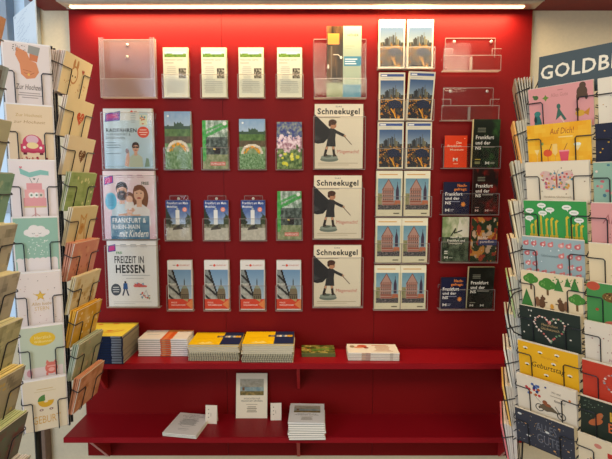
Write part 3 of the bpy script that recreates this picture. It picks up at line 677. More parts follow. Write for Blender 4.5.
def a_smile():
    a = Art(170, 190, 'f2dc4e'); return a.arc(70, 130, 90, 5, 'd86a2c', 215, 330, 22).arc(64, 120, 70, 2.4, 'd8862c', 220, 330, 20).ell(30, 160, 10, 5, 'd8502c').ell(86, 172, 13, 5, 'd8502c').ell(100, 70, 12, 7, 'e07a3a').rect(20, 12, 110, 18, 'e8c23c')
def a_notebook():
    a = Art(200, 150, 'f0c40c'); a.rect(122, 0, 200, 150, '0e2c54')
    for i, c in enumerate(['4a4a4a', '8a7a6a', '2c4a6a', 'b8b0a0', 'e8e0d0', '5a7a9a', 'd8d0c0', 'e8b020', 'e8b020']): a.rect(96 + i * 11, 84, 106 + i * 11, 106, c)
    a.poly([(40, 10), (52, 34), (60, 18), (78, 36), (96, 12)], 'f4de7a').ell(60, 14, 26, 6, 'f4de7a').rect(20, 70, 90, 73, 'e0b40c')
    return a
def a_orangeband():
    return Art(200, 150, 'e8e4e0').rect(94, 0, 104, 150, 'd9622a').rect(104, 0, 118, 150, 'e6884e').rect(118, 0, 134, 150, 'd9622a').rect(134, 0, 138, 150, 'e6884e').rect(20, 60, 70, 66, 'b8c4cc').poly([(100, 100), (200, 110), (200, 150), (90, 150)], 'e2a050')
def a_greenleaf():
    return Art(140, 100, '5a6a34').raster(lambda u, v: mixc(C('3a4a1e'), C('b8a858'), .4 + fb(u * 5, v * 4, 3) * 1.6), 18, 12).poly([(40, 40), (120, 60), (130, 50), (50, 30)], '4f8a30').dots(6, 10, 10, 120, 90, 4, ['c87a3a', 'd8d0a0'], 4)
def a_whitebook():
    return Art(200, 148, 'ece8dc').ell(60, 110, 20, 24, 'c8583c').ell(44, 90, 18, 14, 'd8906a').ell(76, 84, 10, 12, '8a3a2c').ell(20, 104, 10, 20, '9a8a6a').lines(100, 20, 180, 120, 7, 'b8886a', 4).rect(100, 118, 160, 126, 'c87a50')
def a_prayer():
    a = Art(150, 205, 'f2f0ea')
    a.text('Gebete', 52, 184, 100, 192, '7a7a78').text('STADTGESCHICHTE', 26, 168, 124, 177, '6a6a68').text('in Bildern', 44, 154, 106, 162, '7a7a78').arc(75, 112, 30, 1.6, '8a8a88', 20, 160).arc(75, 104, 34, 1.6, '9a9a98', 200, 340).lines(24, 84, 126, 144, 8, '9a9a96', 7).rect(50, 48, 100, 51, 'a8a8a4').rect(56, 36, 94, 38, 'a8a8a4')
    return a
def a_view():
    a = Art(140, 192, 'f0e8d0')
    def f(u, v):
        n = fb(u * 6, v * 5, 3)
        if v > .5: return mixc(C('8f8a78'), C('b8b4a0'), v + n)
        if v > .28: return mixc(C('6f8f9a'), C('a8b4ac'), .5 + n)
        return mixc(C('5f5a34'), C('a88f54'), .5 + n * 1.4)
    a.raster(f, 24, 16, 18, 98, 124, 168); a.rect(28, 118, 38, 132, '7a5a3a')
    a.text('ANSICHTEN AUS', 34, 80, 108, 87, '4c463a').text('FRANKFURT AM MAIN', 24, 70, 118, 77, '4c463a').rect(46, 58, 96, 60, '9a9078').lines(44, 22, 98, 50, 4, '8a806a', 3)
    return a
def a_viewblue():
    a = a_view(); a.bg = C('f0f0ec'); return a
def a_tag(): return Art(44, 76, 'eee4d2').rect(10, 56, 14, 60, '8a8478').rect(10, 40, 14, 44, '8a8478').rect(20, 30, 22, 44, 'b0a898').rect(10, 24, 14, 28, '8a8478')
# ------------------------------------------------------------------ room
def zphi(py, dist): return CZ - dist * math.tan(T + math.atan((py - 229.5) / F))
def Yat(py, z): return (CZ - z) / math.tan(T + math.atan((py - 229.5) / F)) - D
def Xat(px, py, y): return P(px, py, y).x
PX0, PX1 = -.903, .862
ZB = P(300, 455, 0).z; ZT = P(300, 9.5, 0).z
b = MB(); b.box(-2.4, 2.4, -4.6, .3, -.1, 0, 'floor'); struct('floor', b)
b = MB(); b.box(-1.02, 2.4, .012, .14, 0, 2.9, 'cream'); b.box(-2.4, -1.02, .012, .14, 2.62, 2.9, 'cream'); b.box(-2.4, -1.72, .012, .14, 0, 2.62, 'cream'); b.box(-1.72, -1.02, .012, .14, 0, 1.0, 'cream'); struct('wall_back', b)
b = MB(); b.box(2.3, 2.4, -4.6, .012, 0, 2.9, 'cream'); struct('wall_right', b)
b = MB(); b.box(-2.5, 2.4, -4.6, .14, 2.9, 3.0, 'ceil'); struct('ceiling', b)
b = MB()
b.box(-1.72, -1.02, -.02, .08, 1.0, 1.06, 'bluegrey'); b.box(-1.72, -1.02, -.02, .08, 2.54, 2.62, 'bluegrey')
for x in (-1.72, -1.40, -1.16, -1.06):
    b.box(x, x + (.04 if x != -1.16 else .03), -.02, .08, 1.06, 2.54, 'bluegrey')
for z in (1.5,): b.box(-1.68, -1.06, 0, .06, z, z + .04, 'bluegrey')
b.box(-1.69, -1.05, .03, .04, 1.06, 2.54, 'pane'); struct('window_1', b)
b = MB(); b.box(P(42.5, 450, 0).x, P(50, 450, 0).x, -.03, .011, 0, .95, 'brown', bev=.004); struct('trim_2', b)
b = MB(); b.box(-1.005, 2.29, -.42, .011, ZT, ZT + .09, 'redtrim'); b.box(-1.005, 2.29, -.435, -.42, ZT + .01, ZT + .13, 'redtrim'); struct('trim_1', b)
# ------------------------------------------------------------------ red wall unit
unit = empty('display_wall_unit', (0, 0, ZB)); UL = Vector((0, 0, ZB))
tag(unit, 'dark red lacquered display wall with two long red shelves', 'display unit')
seams = [PX0, -.3225, .2735, PX1]
for i in range(3):
    b = MB(); x0, x1 = seams[i] + (.0007 if i else 0), seams[i + 1] - (.0007 if i < 2 else 0)
    b.box(x0, x1, -.004, .010, ZB, ZT - .001, 'red'); shift(b, UL).build('back_panel', unit)
b = MB()
for x in seams[1:3]: b.box(x - .0012, x + .0012, -.001, .010, ZB, ZT - .001, 'seam')
shift(b, UL).build('panel_joint', unit)
ZS1 = zphi(363.6, D - .185); ZS2 = zphi(437.5, D - .185)
shelves = []
for z, x1 in ((ZS1, PX1), (ZS2, PX1)):
    b = MB(); th = .021
    b.box(PX0, x1, -.185, -.0045, z - th, z - .002, 'redshelf'); b.box(PX0 + .002, x1 - .002, -.183, -.0045, z - .002, z, 'redshelf')
    sh = shift(b, UL).build('shelf', unit); shelves.append(sh)
    for bx in (-.815, -.03, .80):
        b = MB(); w = .006; zt = z - th - .0005; hb = .150 if z == ZS1 else zt - ZB - .004; dp = .13 if z == ZS1 else .165
        prof = [(-.005, zt), (-dp, zt), (-dp, zt - .008), (-.017, zt - hb), (-.005, zt - hb)]
        vs = [(bx - w, y, q) for y, q in prof] + [(bx + w, y, q) for y, q in prof]; n = 5
        b.shape(vs, [tuple(range(n)), tuple(range(2 * n - 1, n - 1, -1))] + [(i, (i + 1) % n, n + (i + 1) % n, n + i) for i in (0, 1, 3, 4)], 'redbracket')
        b.shape(vs, [(2, 3, n + 3, n + 2)], 'glareedge' if z == ZS2 and bx != -.03 else 'redbracket')
        shift(b, UL); o = b.build('bracket', unit); o.parent = sh
# ------------------------------------------------------------------ lamp
lampz = ZT - .001
lamp = empty('light_strip', (0, -.07, lampz)); LL = Vector((0, -.07, lampz))
tag(lamp, 'long aluminium light strip glowing warm white under the dark red soffit', 'lamp')
b = MB()
pr = [(-.092, lampz), (-.092, lampz - .004), (-.084, lampz - .011), (-.034, lampz - .011), (-.018, lampz - .004), (-.018, lampz)]
xa, xb = PX0 + .0, PX1 + .0; n = len(pr)
vs = [(xa + .05 * (1 if q < lampz - .006 else 0) , y, q) for y, q in pr] + [(xb - .05 * (1 if q < lampz - .006 else 0), y, q) for y, q in pr]
b.shape(vs, [tuple(range(n)), tuple(range(2 * n - 1, n - 1, -1))] + [(i, (i + 1) % n, n + (i + 1) % n, n + i) for i in range(n)], 'alu')
shift(b, LL).build('housing', lamp)
b = MB(); b.box(xa + .035, xb - .06, -.067, -.052, lampz - .0145, lampz - .0113, 'led'); shift(b, LL).build('diffuser', lamp)
# ------------------------------------------------------------------ acrylic holders
def holder(label, x0, x1, z0, ztop, zpock, dep, screws=(), tab=None, mk='clear', cat='holder', group=None, pair=False, lipz=None, div=True):
    """x0..x1 outer width, z0 bottom, ztop top of the back plate, zpock top of the front plate"""
    org = Vector(((x0 + x1) / 2, 0, z0)); r = empty('acrylic_holder', org); tag(r, label, cat, group)
    e = .0022; yb = -.0052
    b = MB(); i = .004 if tab is None else tab
    b.box(x0 + i, x1 - i, yb - e, yb, z0 + .001, ztop, mk); b.box(x0 + i, x1 - i, yb - e - .0004, yb + .0004, ztop, ztop + .0016, 'clearedge')
    b.box(x0 + i - .0012, x0 + i, yb - e, yb, zpock, ztop, 'clearedge'); b.box(x1 - i, x1 - i + .0012, yb - e, yb, zpock, ztop, 'clearedge')
    shift(b, org).build('back_plate', r)
    b = MB(); yf = -dep
    b.box(x0, x1, yf - e, yf, z0, zpock, mk)
    b.box(x0, x0 + e, yf, yb - e - .0005, z0, zpock, mk); b.box(x1 - e, x1, yf, yb - e - .0005, z0, zpock, mk)
    b.box(x0, x1, yf - e - .0006, yb - e - .0005, z0 - e, z0, 'clearedge')
    b.box(x0, x1, yf - e - .0004, yf + .0004, zpock, zpock + .0016, 'clearedge')
    for x in (x0, x1 - .0016): b.box(x, x + .0016, yf - e - .0008, yf - e, z0, zpock, 'clearedge')
    if pair: b.box((x0 + x1) / 2 - .001, (x0 + x1) / 2 + .001, yf + .0003, yb - e - .001, z0 + .001, zpock - .002, 'clearedge')
    shift(b, org).build('front_pocket', r)
    for (sx, sz) in screws:
        b = MB(); Mx = Matrix.Translation((sx, yb - e, sz)) @ Matrix.Rotation(R(90), 4, 'X')
        b.lathe([(.0001, .004), (.003, .0038), (.0048, .0028), (.0055, .001), (.0055, 0)], 0, 0, 'screw', 14, Mx)
        b.lathe([(.0001, .0042), (.0016, .0041)], 0, 0, 'spiral', 8, Mx)
        shift(b, org).build('screw', r)
    return r
def make_sheet(name, art, w, h, t, mk='paper', side=(.86, .84, .78), bev=True):
    mb = MB(); sx = w / (art.w / 1000); sz = h / (art.h / 1000)
    mb.box(-w / 2, w / 2, 0, t, 0, h, mk, cols=[art.bg, side, art.bg, side, side, side])
    # page layers along the right and top edge
    k = max(2, int(t / .0012))
    for i in range(1, k):
        y = t * i / k; mb.box(w / 2, w / 2 + .0002, y - .0002, y + .0002, .001, h - .001, mk, tuple(q * .7 for q in side))
        mb.box(-w / 2 + .001, w / 2 - .001, y - .0002, y + .0002, h, h + .0002, mk, tuple(q * .72 for q in side))
    art.put(mb, mk, lambda x, z, e: (x * sx, -e, z * sz))
    return mb.data(name)
_mesh = {}
def wall_item(name, key, artf, box, lab, cat, group=None, dep=.028, t=.004, n=2, mk='gloss', side=(.86, .84, .78), lean=0, blab=None, jx=.0025, rot=0):
    """box in photo pixels; the cover stands upright just behind the holder's front plate"""
    x0, y0, x1, y1 = box; yf = -(dep - .003)
    A = P((x0 + x1) / 2, y1, yf); Bp = P((x0 + x1) / 2, y0, yf); w = P(x1, (y0 + y1) / 2, yf).x - P(x0, (y0 + y1) / 2, yf).x; h = Bp.z - A.z
    if key not in _mesh: _mesh[key] = (make_sheet(name, artf(), w, h, t, mk, side), w, h)
    me, w, h = _mesh[key]
    rnd = random.Random(str(box)); res = []
    for i in range(n + 1):
        o = bpy.data.objects.new(name, me); COL.objects.link(o)
        o.location = (A.x + (rnd.uniform(.3, 1) * jx * (1 if i % 2 else .4) if i else 0), yf + i * (t + .0006), A.z + (rnd.uniform(0, .0015) if i else 0))
        if lean: o.rotation_euler = (R(lean), R(rot), 0)
        elif rot: o.rotation_euler = (0, R(rot), 0)
        if i == 0: tag(o, lab, cat, group)
        else: tag(o, blab or ('spare copy behind the ' + lab), cat, 'spare copies behind the ' + lab)
        if n and i * (t + .0006) + yf > -.0125: break
    return A, w, h
ORD = ['leftmost', 'second from left', 'third from left', 'rightmost']
def std(boxes, name, key, artf, labs, cat, hp, group, dep=.026, t=.0035, n=2, mk='gloss', hlab=None, tabup=0, **kw):
    for i, bx in enumerate(boxes):
        A, w, h = wall_item(name, key, artf, bx, labs[i], cat, group, dep, t, n, mk, **kw)
        zp = P(0, hp, -dep).z
        tb = P(0, bx[1] - tabup, 0).z if tabup else A.z + h * .8
        holder(hlab[i] if hlab else 'clear holder of the ' + labs[i], A.x - w / 2 - .005, A.x + w / 2 + .007, A.z - .002, tb, zp, dep, tab=.004 if not tabup else .018,
               screws=[(A.x, P(0, bx[1] - tabup + 2.6, 0).z)] if tabup else ())
# column of large magazines, left
BIG = dict(dep=.034, t=.006, mk='gloss')
for bx, key, af, lab in (((105, 108.5, 153.5, 168.5), 'rad', a_rad, 'pale blue cycling magazine with a man in sunglasses on its cover'),
                         ((105, 171, 156, 239), 'kids', a_kids, 'pink magazine with bearded man, woman and child'),
                         ((109, 241, 158, 306.5), 'hes', a_hessen, 'white leisure magazine with big black title and small sketches')):
    A, w, h = wall_item('magazine', key, af, bx, lab, 'magazine', 'magazines in the left column', n=2, **BIG)
    holder('clear holder of the ' + lab, A.x - w / 2 - .007, A.x + w / 2 + .010, A.z - .002, A.z + h * .85, A.z + h * .93, .036)
# empty hazy holder, top left
xa = P(100, 60, -.03).x; xb = P(155, 60, -.03).x
z0 = P(128, 97, -.034).z; z1 = P(128, 40, -.005).z; zp = P(128, 79, -.034).z
h = holder('large empty hazy holder with two screws, above the cycling magazine', xa, xb, z0, z1, zp, .034, screws=[(P(128, 45, 0).x, P(0, 45.5, 0).z), (P(128, 57, 0).x, P(0, 57.5, 0).z)], mk='frost', cat='holder')
b = MB(); org = Vector(((xa + xb) / 2, 0, z0))
for x, xs in ((xa, xa), (xb - .018, xb - .0022)):
    b = MB(); b.box(x, x + .018, -.0362, -.034, zp, z1, 'frost'); b.box(xs, xs + .0022, -.034, -.009, zp, z1, 'frost'); b.box(xs, xs + .0022, -.0372, -.0362, z0, z1, 'clearedge')
    shift(b, org).build('side_flange', h)
# row A
std([(164, 47.5, 188.5, 97), (202, 47.5, 226.5, 97), (239.5, 47.5, 263, 97), (277.5, 47.5, 301.5, 97)], 'leaflet', 'leaf', a_leaflet,
    [o + ' of four cream leaflets in the top row' for o in ORD], 'leaflet', 74.5, 'cream leaflets in the top row', n=4, mk='paper', side=(.82, .82, .68), t=.0032)
# row B
std([(165.5, 111.5, 191.5, 169)], 'brochure', 'gardenA', a_garden, ['tall garden and skyline brochure beside the cycling magazine'], 'brochure', 148, None, n=3)
std([(239.5, 119, 265, 169)], 'brochure', 'gardenB', a_garden, ['shorter garden and skyline brochure, left of the pink flower brochure'], 'brochure', 148, None, n=1)
std([(203, 120.5, 228, 169)], 'brochure', 'glass', a_glass, ['greenhouse brochure standing between the two garden and skyline brochures'], 'brochure', 148, None, n=2)
std([(277, 122, 301.5, 169)], 'brochure', 'flower', a_flower, ['brochure with pink blossom and yellow fruit, above the lower greenhouse brochure'], 'brochure', 149, None, n=2)
# row C
std([(166.5, 200.5, 190.5, 240), (204.5, 200.5, 228.5, 240), (241.5, 200.5, 265, 240)], 'brochure', 'mob', a_mobil,
    [o + ' of three blue sky brochures with a white tower' for o in ('leftmost', 'middle one', 'rightmost')], 'brochure', 219, 'blue tower brochures', n=2, tabup=4.5)
std([(277.5, 191.5, 301, 239.5)], 'brochure', 'glassB', a_glass, ['greenhouse brochure in the third row, below the pink flower brochure'], 'brochure', 219, None, n=2)
# row D
std([(168.5, 260.5, 192.5, 310), (205, 260.5, 229, 310), (241, 260.5, 264.5, 310), (277, 260.5, 300.5, 310)], 'brochure', 'dome', a_dome,
    [o + ' of four church dome brochures, bottom row' for o in ORD], 'brochure', 286, 'church dome brochures in the bottom row', n=3)
# Schneekugel magazines
for bx, w_ in (((314.5, 104, 362.5, 168.5), 'top'), ((313.5, 177, 361.5, 238.5), 'middle'), ((313.5, 246, 360.5, 306.5), 'bottom')):
    lab = w_ + ' of three cream magazines showing a figure with a black flag'
    A, w, h = wall_item('magazine', 'schnee', a_schnee, bx, lab, 'magazine', 'cream magazines with the flag bearer', n=1, **BIG)
    holder('clear holder of the ' + lab, A.x - w / 2 - .005, A.x + w / 2 + .010, A.z - .002, A.z + h * .9, A.z + h * .8, .036)
lab = 'brown and pale green booklet leaning alone in a wide clear holder'
A, w, h = wall_item('booklet', 'hoeh', a_hoehen, (326.5, 26, 361, 97), lab, 'booklet', n=0, dep=.030, t=.003)
holder('wide clear acrylic holder with one brown and green booklet inside', P(314, 60, -.03).x, P(366.5, 60, -.03).x, A.z - .004, P(0, 40, 0).z, P(0, 79, -.03).z, .036, tab=.0)
# pairs of skyline and gabled house brochures
sky = [((378.5, 19.5, 404.5, 68), (406.5, 19, 433, 68)), ((378.5, 70, 404.5, 120), (405.5, 70.5, 432, 120)), ((377, 121, 403.5, 168.5), (405, 121, 431.5, 168.5))]
roe = [((376, 171, 402, 216), (403, 171, 430, 216)), ((375.5, 217.5, 400.8, 262.5), (401.8, 217.5, 426.5, 262.5)), ((374.5, 264, 399.3, 309), (400, 264, 425.3, 309))]
RN = ['top', 'middle', 'bottom']
for grp, key, af, desc, g in ((sky, 'sky', a_skyline, 'skyline brochures', 'skyline brochures in pairs'), (roe, 'roe', a_roemer, 'gabled house brochures', 'gabled house brochures in pairs')):
    for r_, pair in enumerate(grp):
        ex = []
        for s_, bx in enumerate(pair):
            lab = '%s one in the %s pair of %s' % (['left', 'right'][s_], RN[r_], desc)
            special = key == 'sky' and r_ == 1 and s_ == 1
            A, w, h = wall_item('brochure', key + str(0), af, bx, lab, 'brochure', g, dep=.030, t=.003, n=4, mk='paper', side=(.92, .87, .70), jx=.0012, lean=6 if special else 0, rot=2 if special else 0)
            ex.append((A, w, h))
        z = min(e[0].z for e in ex)
        holder('clear double holder around the %s pair of %s' % (RN[r_], desc), ex[0][0].x - ex[0][1] / 2 - .004, ex[1][0].x + ex[1][1] / 2 + .006, z - .002, z + .10, z + .075, .036 if r_ == 1 and key == 'sky' else .033, pair=True)
# two empty double holders
for i, (bt, pk) in enumerate((((447.5, 39, 496.5), (443.5, 49, 501, 70)), ((445, 88.5, 494, ), (441.5, 99.5, 499, 120)))):
    x0 = P(pk[0], pk[1], -.03).x; x1 = P(pk[2], pk[1], -.03).x; z0 = P(0, pk[3], -.033).z; zt = P(0, bt[1], 0).z; zp = P(0, pk[1], -.033).z
    hh = holder(['upper', 'lower'][i] + ' of two empty clear double holders at the top right', x0, x1, z0, zt, zp - .024, .033, tab=.014,
           screws=[(P(bt[0] + 6, 42, 0).x, zt - .012), (P(bt[2] - 6, 42, 0).x, zt - .012)], pair=True)
    b = MB(); org = Vector(((x0 + x1) / 2, 0, z0))
    for x, xe in ((x0, x0 + .034), (x1 - .034, x1 - .0352)):
        b = MB(); b.box(x, x + .034, -.0352, -.033, zp - .0222, zp, 'clear'); b.box(x, x + .034, -.0356, -.0326, zp, zp + .0015, 'clearedge'); b.box(xe, xe + .0012, -.0352, -.033, zp - .0222, zp, 'clearedge')
        shift(b, org).build('pocket_ear', hh)
# books at the right
DB = [[((444, 135.5, 466.5, 167.5), 'orange', a_orange, 'small orange paperback beside the tall dark green book', .010, 0), ((471.5, 119.5, 498, 167.5), 'nsg', a_ns_green, 'tall dark green book, highest of the books at the right', .016, 3)],
      [((443, 182, 469, 214), 'navy', a_navy, 'small navy booklet with orange star beside the dark red book', .010, 0), ((472, 169, 496.5, 214), 'nsr', a_ns_red, 'dark red and black book beside the upper navy booklet', .014, 2)],
      [((441.5, 217, 468, 261.5), 'grm', a_greymap, 'grey green book with a pale landscape, left of the colourful picture book', .010, 0), ((469.5, 217, 495.5, 261.5), 'bil', a_bilder, 'dark colourful picture book beside the grey green book', .014, 4)],
      [((440.5, 277.5, 465, 308.5), 'navy2', a_navy, 'small navy booklet with orange star, lowest row of the wall', .010, 0), ((466.5, 266.5, 492, 308.5), 'nsb', a_ns_black, 'black book with cream page tops, lowest row of the wall', .014, 5)]]
for r_, row in enumerate(DB):
    ex = []
    for (bx, key, af, lab, t, ln) in row:
        A, w, h = wall_item('book', key, af, bx, lab, 'book', dep=.040 if ln else .034, t=t, n=0, mk='gloss', side=(.80, .76, .58) if key in ('nsg', 'nsb') else ((.45, .12, .10) if key == 'bil' else (.3, .22, .2)), lean=ln)
        ex.append((A, w, h))
    z = min(e[0].z for e in ex)
    holder('clear double holder for the books in row %s at the right' % ['one', 'two', 'three', 'four'][r_], ex[0][0].x - ex[0][1] / 2 - .008, ex[1][0].x + ex[1][1] / 2 + .006, z - .002, z + .09, z + .078, .043, pair=False)
# ------------------------------------------------------------------ things on the shelves
def make_book(name, w, d, t, art=None, cover='e8e4d8', page='d8d0b8', spine='front', spiral=None, bands=(), mk='gloss'):
    r = empty(name); cc = C(cover); pc = C(page); ct = min(.0008, t * .12)
    b = MB(); b.box(-w / 2, w / 2, -d / 2, d / 2, t - ct, t, mk, cc); b.box(-w / 2, w / 2, -d / 2, d / 2, 0, ct, mk, cc)
    if spine == 'front': b.box(-w / 2, w / 2, -d / 2, -d / 2 + ct, ct, t - ct, mk, cc)
    if spine == 'front': b.box(-w / 2, w / 2, -d / 2 - .0002, -d / 2, 0, t * .2, mk, tuple(q * .45 for q in cc))  # darkened strip paints the shadow gap between stacked spines
    for (x0, x1, c) in bands: b.box(x0, x1, -d / 2 - .0003, -d / 2, t * .22, t - ct * .3, mk, C(c))
    if art:
        b.box(-w / 2, w / 2, -d / 2, d / 2, t, t + .0001, mk, art.bg)
        sx = w / (art.w / 1000); sy = d / (art.h / 1000); art.put(b, mk, lambda x, z, e: (x * sx, z * sy - d / 2, t + .0001 + e))
    b.build('cover', r)
    i = .0015; y0 = -d / 2 + (ct + .0002 if spine == 'front' else i)
    b = MB(); b.box(-w / 2 + i, w / 2 - i, y0, d / 2 - i, ct, t - ct, 'paper', pc)
    k = max(2, int(t / .002))
    for j in range(1, k):
        z = ct + (t - 2 * ct) * j / k; b.box(-w / 2 + i - .0002, w / 2 - i + .0002, y0 - (.0002 if spine != 'front' else 0), d / 2 - i, z - .0002, z + .0002, 'paper', tuple(q * .7 for q in pc))
    b.build('page_block', r)
    if spiral:
        b = MB(); y = d / 2 if spiral == 'back' else -d / 2; n = int(w / .009)
        for j in range(n):
            x = -w / 2 + .006 + j * (w - .012) / (n - 1)
            b.tube([(x, y + (.0045) * math.cos(a), t / 2 + (t / 2 + .0012) * math.sin(a)) for a in [2 * math.pi * q / 8 for q in range(8)]], .0008, 'spiral', 4, True)
        b.build('spiral_binding', r)
    return r
def stack(protos, n, px, py, z, dz, group, toplab, lab, cat, rz=0, jit=.002, jr=1.2, top=None):
    y = Yat(py, z); d = protos[0][1]; x = P(px, py, y).x; cy = y + d / 2 + .001
    rnd = random.Random(int(px * 10))
    for i in range(n):
        src = (top if (top and i == n - 1) else protos[i % len(protos)][0])
        o = src if not src.get('used') else copy_tree(src); src['used'] = 1
        o.location = (x + rnd.uniform(-jit, jit), cy + rnd.uniform(-jit, 0) * .6 + .001, z + i * dz + .0002); o.rotation_euler = (0, 0, R(rz + rnd.uniform(-jr, jr)))
        tag(o, toplab if i == n - 1 else lab, cat, group)
def cleanup_used():
    for o in bpy.data.objects:
        if 'used' in o: del o['used']
# blue books
w = .17
bk = make_book('book', w, .168, .0092, None, '16284e', 'c9bd9a', bands=[(w / 2 - .042, w / 2 - .006, '7c88a0')]); tp = make_book('book', w, .168, .0092, a_smile(), '16284e', 'c9bd9a', bands=[(w / 2 - .042, w / 2 - .006, '7c88a0')])
xr = P(124.5, 363, -.178).x
stack([(bk, .168)], 11, 123 - 23, 364.2, ZS1, .0095, 'blue spined books stacked at the left end of the upper shelf', 'yellow covered book on top of the blue spined stack', 'blue spined book in the tall stack at the left of the upper shelf', 'book', jit=.0012, jr=.4, top=tp)
# white booklets with an orange band
B2 = [(-.007, .0, 'd9622a'), (.0, .012, 'e88c50'), (.012, .03, 'd9622a'), (.03, .033, 'e88c50')]
B2 = [(x - .002, y - .002, c) for x, y, c in B2]
bk = make_book('booklet', .188, .130, .0072, None, 'f2f0ee', 'ece8de', bands=B2); tp = make_book('booklet', .188, .130, .0072, a_orangeband(), 'f2f0ee', 'ece8de', bands=B2)
stack([(bk, .130)], 9, 163, 356.5, ZS1, .0076, 'white booklets with an orange band on the upper shelf', 'top booklet of the white stack with an orange band', 'white booklet with an orange band, below the top of its stack', 'booklet', jit=.0015, jr=.8, top=tp)
# notebooks
for (px, py, n, wd, nm) in ((213.5, 361, 8, .190, 'left'), (267.5, 362.5, 9, .190, 'right')):
    d = .145
    p1 = make_book('notebook', wd, d, .0074, None, 'b8b49a', 'cfc8ac', spine='none', spiral='front'); p2 = make_book('notebook', wd, d, .0074, None, 'd8ccb0', 'd9d2ba', spine='none', spiral='back')
    tp = make_book('notebook', wd, d, .0074, a_notebook(), 'f0c40c', 'd9d2ba', spine='none', spiral='back')
    stack([(p1, d)], 4, px, py, ZS1, .0078, 'spiral notebooks in the %s stack' % nm, 'x', 'spiral notebook with wire to front, low in the %s notebook stack' % nm, 'notebook', jit=.0025, jr=.8)
    last = [o for o in bpy.data.objects if o.get('label') == 'x'][0]; last['label'] = 'spiral notebook with wire to front, low in the %s notebook stack' % nm
    k = n - 4; z = ZS1 + 4 * .0078; y = Yat(py, ZS1); x = P(px, py, y).x; rnd = random.Random(px)
    for i in range(k):
        src = tp if i == k - 1 else p2; o = src if not src.get('used') else copy_tree(src); src['used'] = 1
        o.location = (x + rnd.uniform(-.003, .003), y + d / 2 + .002, z + i * .0078); o.rotation_euler = (0, 0, R(rnd.uniform(-1, 1)))
        tag(o, 'yellow and blue spiral notebook on top of the %s stack' % nm if i == k - 1 else 'spiral notebook with cream pages to front, high in the %s notebook stack' % nm, 'notebook', 'spiral notebooks in the %s stack' % nm)
# green leaflets and white booklets
pg = make_book('leaflet', .128, .088, .005, None, '6a7440', 'c8c0a0'); tp = make_book('leaflet', .128, .088, .005, a_greenleaf(), '6a7440', 'c8c0a0')
stack([(pg, .088)], 3, 318.5, 357.2, ZS1, .0052, 'small green leaflets on the upper shelf', 'top green leaflet with a garden picture, middle of the upper shelf', 'green leaflet under the top one, middle of the upper shelf', 'leaflet', jit=.001, jr=.5, top=tp)
BB = [(-.045, -.030, 'c8a890'), (-.030, -.012, 'b8988c'), (.060, .072, 'c8c0b0')]
pg = make_book('booklet', .190, .098, .0056, None, 'e6e0d0', 'dcd6c4', bands=BB); tp = make_book('booklet', .190, .098, .0056, a_whitebook(), 'e9e4d8', 'dcd6c4', bands=BB)
stack([(pg, .098)], 5, 374, 361, ZS1, .006, 'white booklets with red artwork on the upper shelf', 'top white booklet with red artwork, right end of the upper shelf', 'white booklet beneath the one with red artwork, right end of the upper shelf', 'booklet', jit=.001, jr=.5, top=tp, rz=-1)
# lower shelf
pg = make_book('booklet', .132, .158, .0042, None, 'f0ede4', 'e6e2d4'); tp = make_book('booklet', .132, .158, .0042, a_prayer(), 'f0ede4', 'e6e2d4')
stack([(pg, .158)], 3, 182.5, 438, ZS2, .0045, 'grey white booklets lying on the lower shelf', 'top grey white booklet with printed text, lying at the left of the lower shelf', 'grey white booklet under the top one, left of the lower shelf', 'booklet', jit=.001, jr=.4, top=tp, rz=-9)
pg = make_book('booklet', .134, .150, .0078, None, 'f4f0e6', 'f2ecde'); tp = make_book('booklet', .134, .150, .0078, a_viewblue(), 'e4e2de', 'f2ecde')
stack([(pg, .150)], 8, 307, 440.5, ZS2, .0086, 'white booklets stacked on the lower shelf', 'top booklet with a landscape picture, on the white stack on the lower shelf', 'plain white booklet within the stack on the lower shelf', 'booklet', jit=.0022, jr=2.0, top=tp, rz=-1)
cleanup_used()
# standing booklet
A = P(251.5, 418.5, Yat(418.5, ZS2)); hh = .178; me = make_sheet('booklet', a_view(), .126, hh, .006, 'paper')
o = bpy.data.objects.new('booklet', me); COL.objects.link(o); o.location = (A.x, A.y, ZS2 + .001)
o.rotation_euler = (-math.asin(min(.5, (abs(A.y) - .016) / hh)), 0, 0); tag(o, 'cream booklet with a landscape picture standing upright against the red wall', 'booklet')
for (px, py, w_, h_, lab, rz) in ((211, 424, .046, .072, 'small cream note card standing beside the lying grey white booklets', -4), (276, 420.5, .043, .068, 'small cream note card standing between the upright booklet and the white stack', 2)):
    y = Yat(py, ZS2); r = empty('note_card', (P(px, py, y).x, y, ZS2 + .0008), (0, 0, R(rz))); tag(r, lab, 'note card')
    me = make_sheet('front_leaf', a_tag(), w_, h_, .0008, 'paper'); f = bpy.data.objects.new('front_leaf', me); COL.objects.link(f); f.parent = r; f.rotation_euler = (R(-8), 0, 0)
    b = MB(); b.box(-w_ / 2, w_ / 2, 0, .0006, 0, h_ * .985, 'paper', C('ddd2bc')); g = b.build('back_leaf', r); g.location = (0, .0225, 0); g.rotation_euler = (R(10), 0, 0)
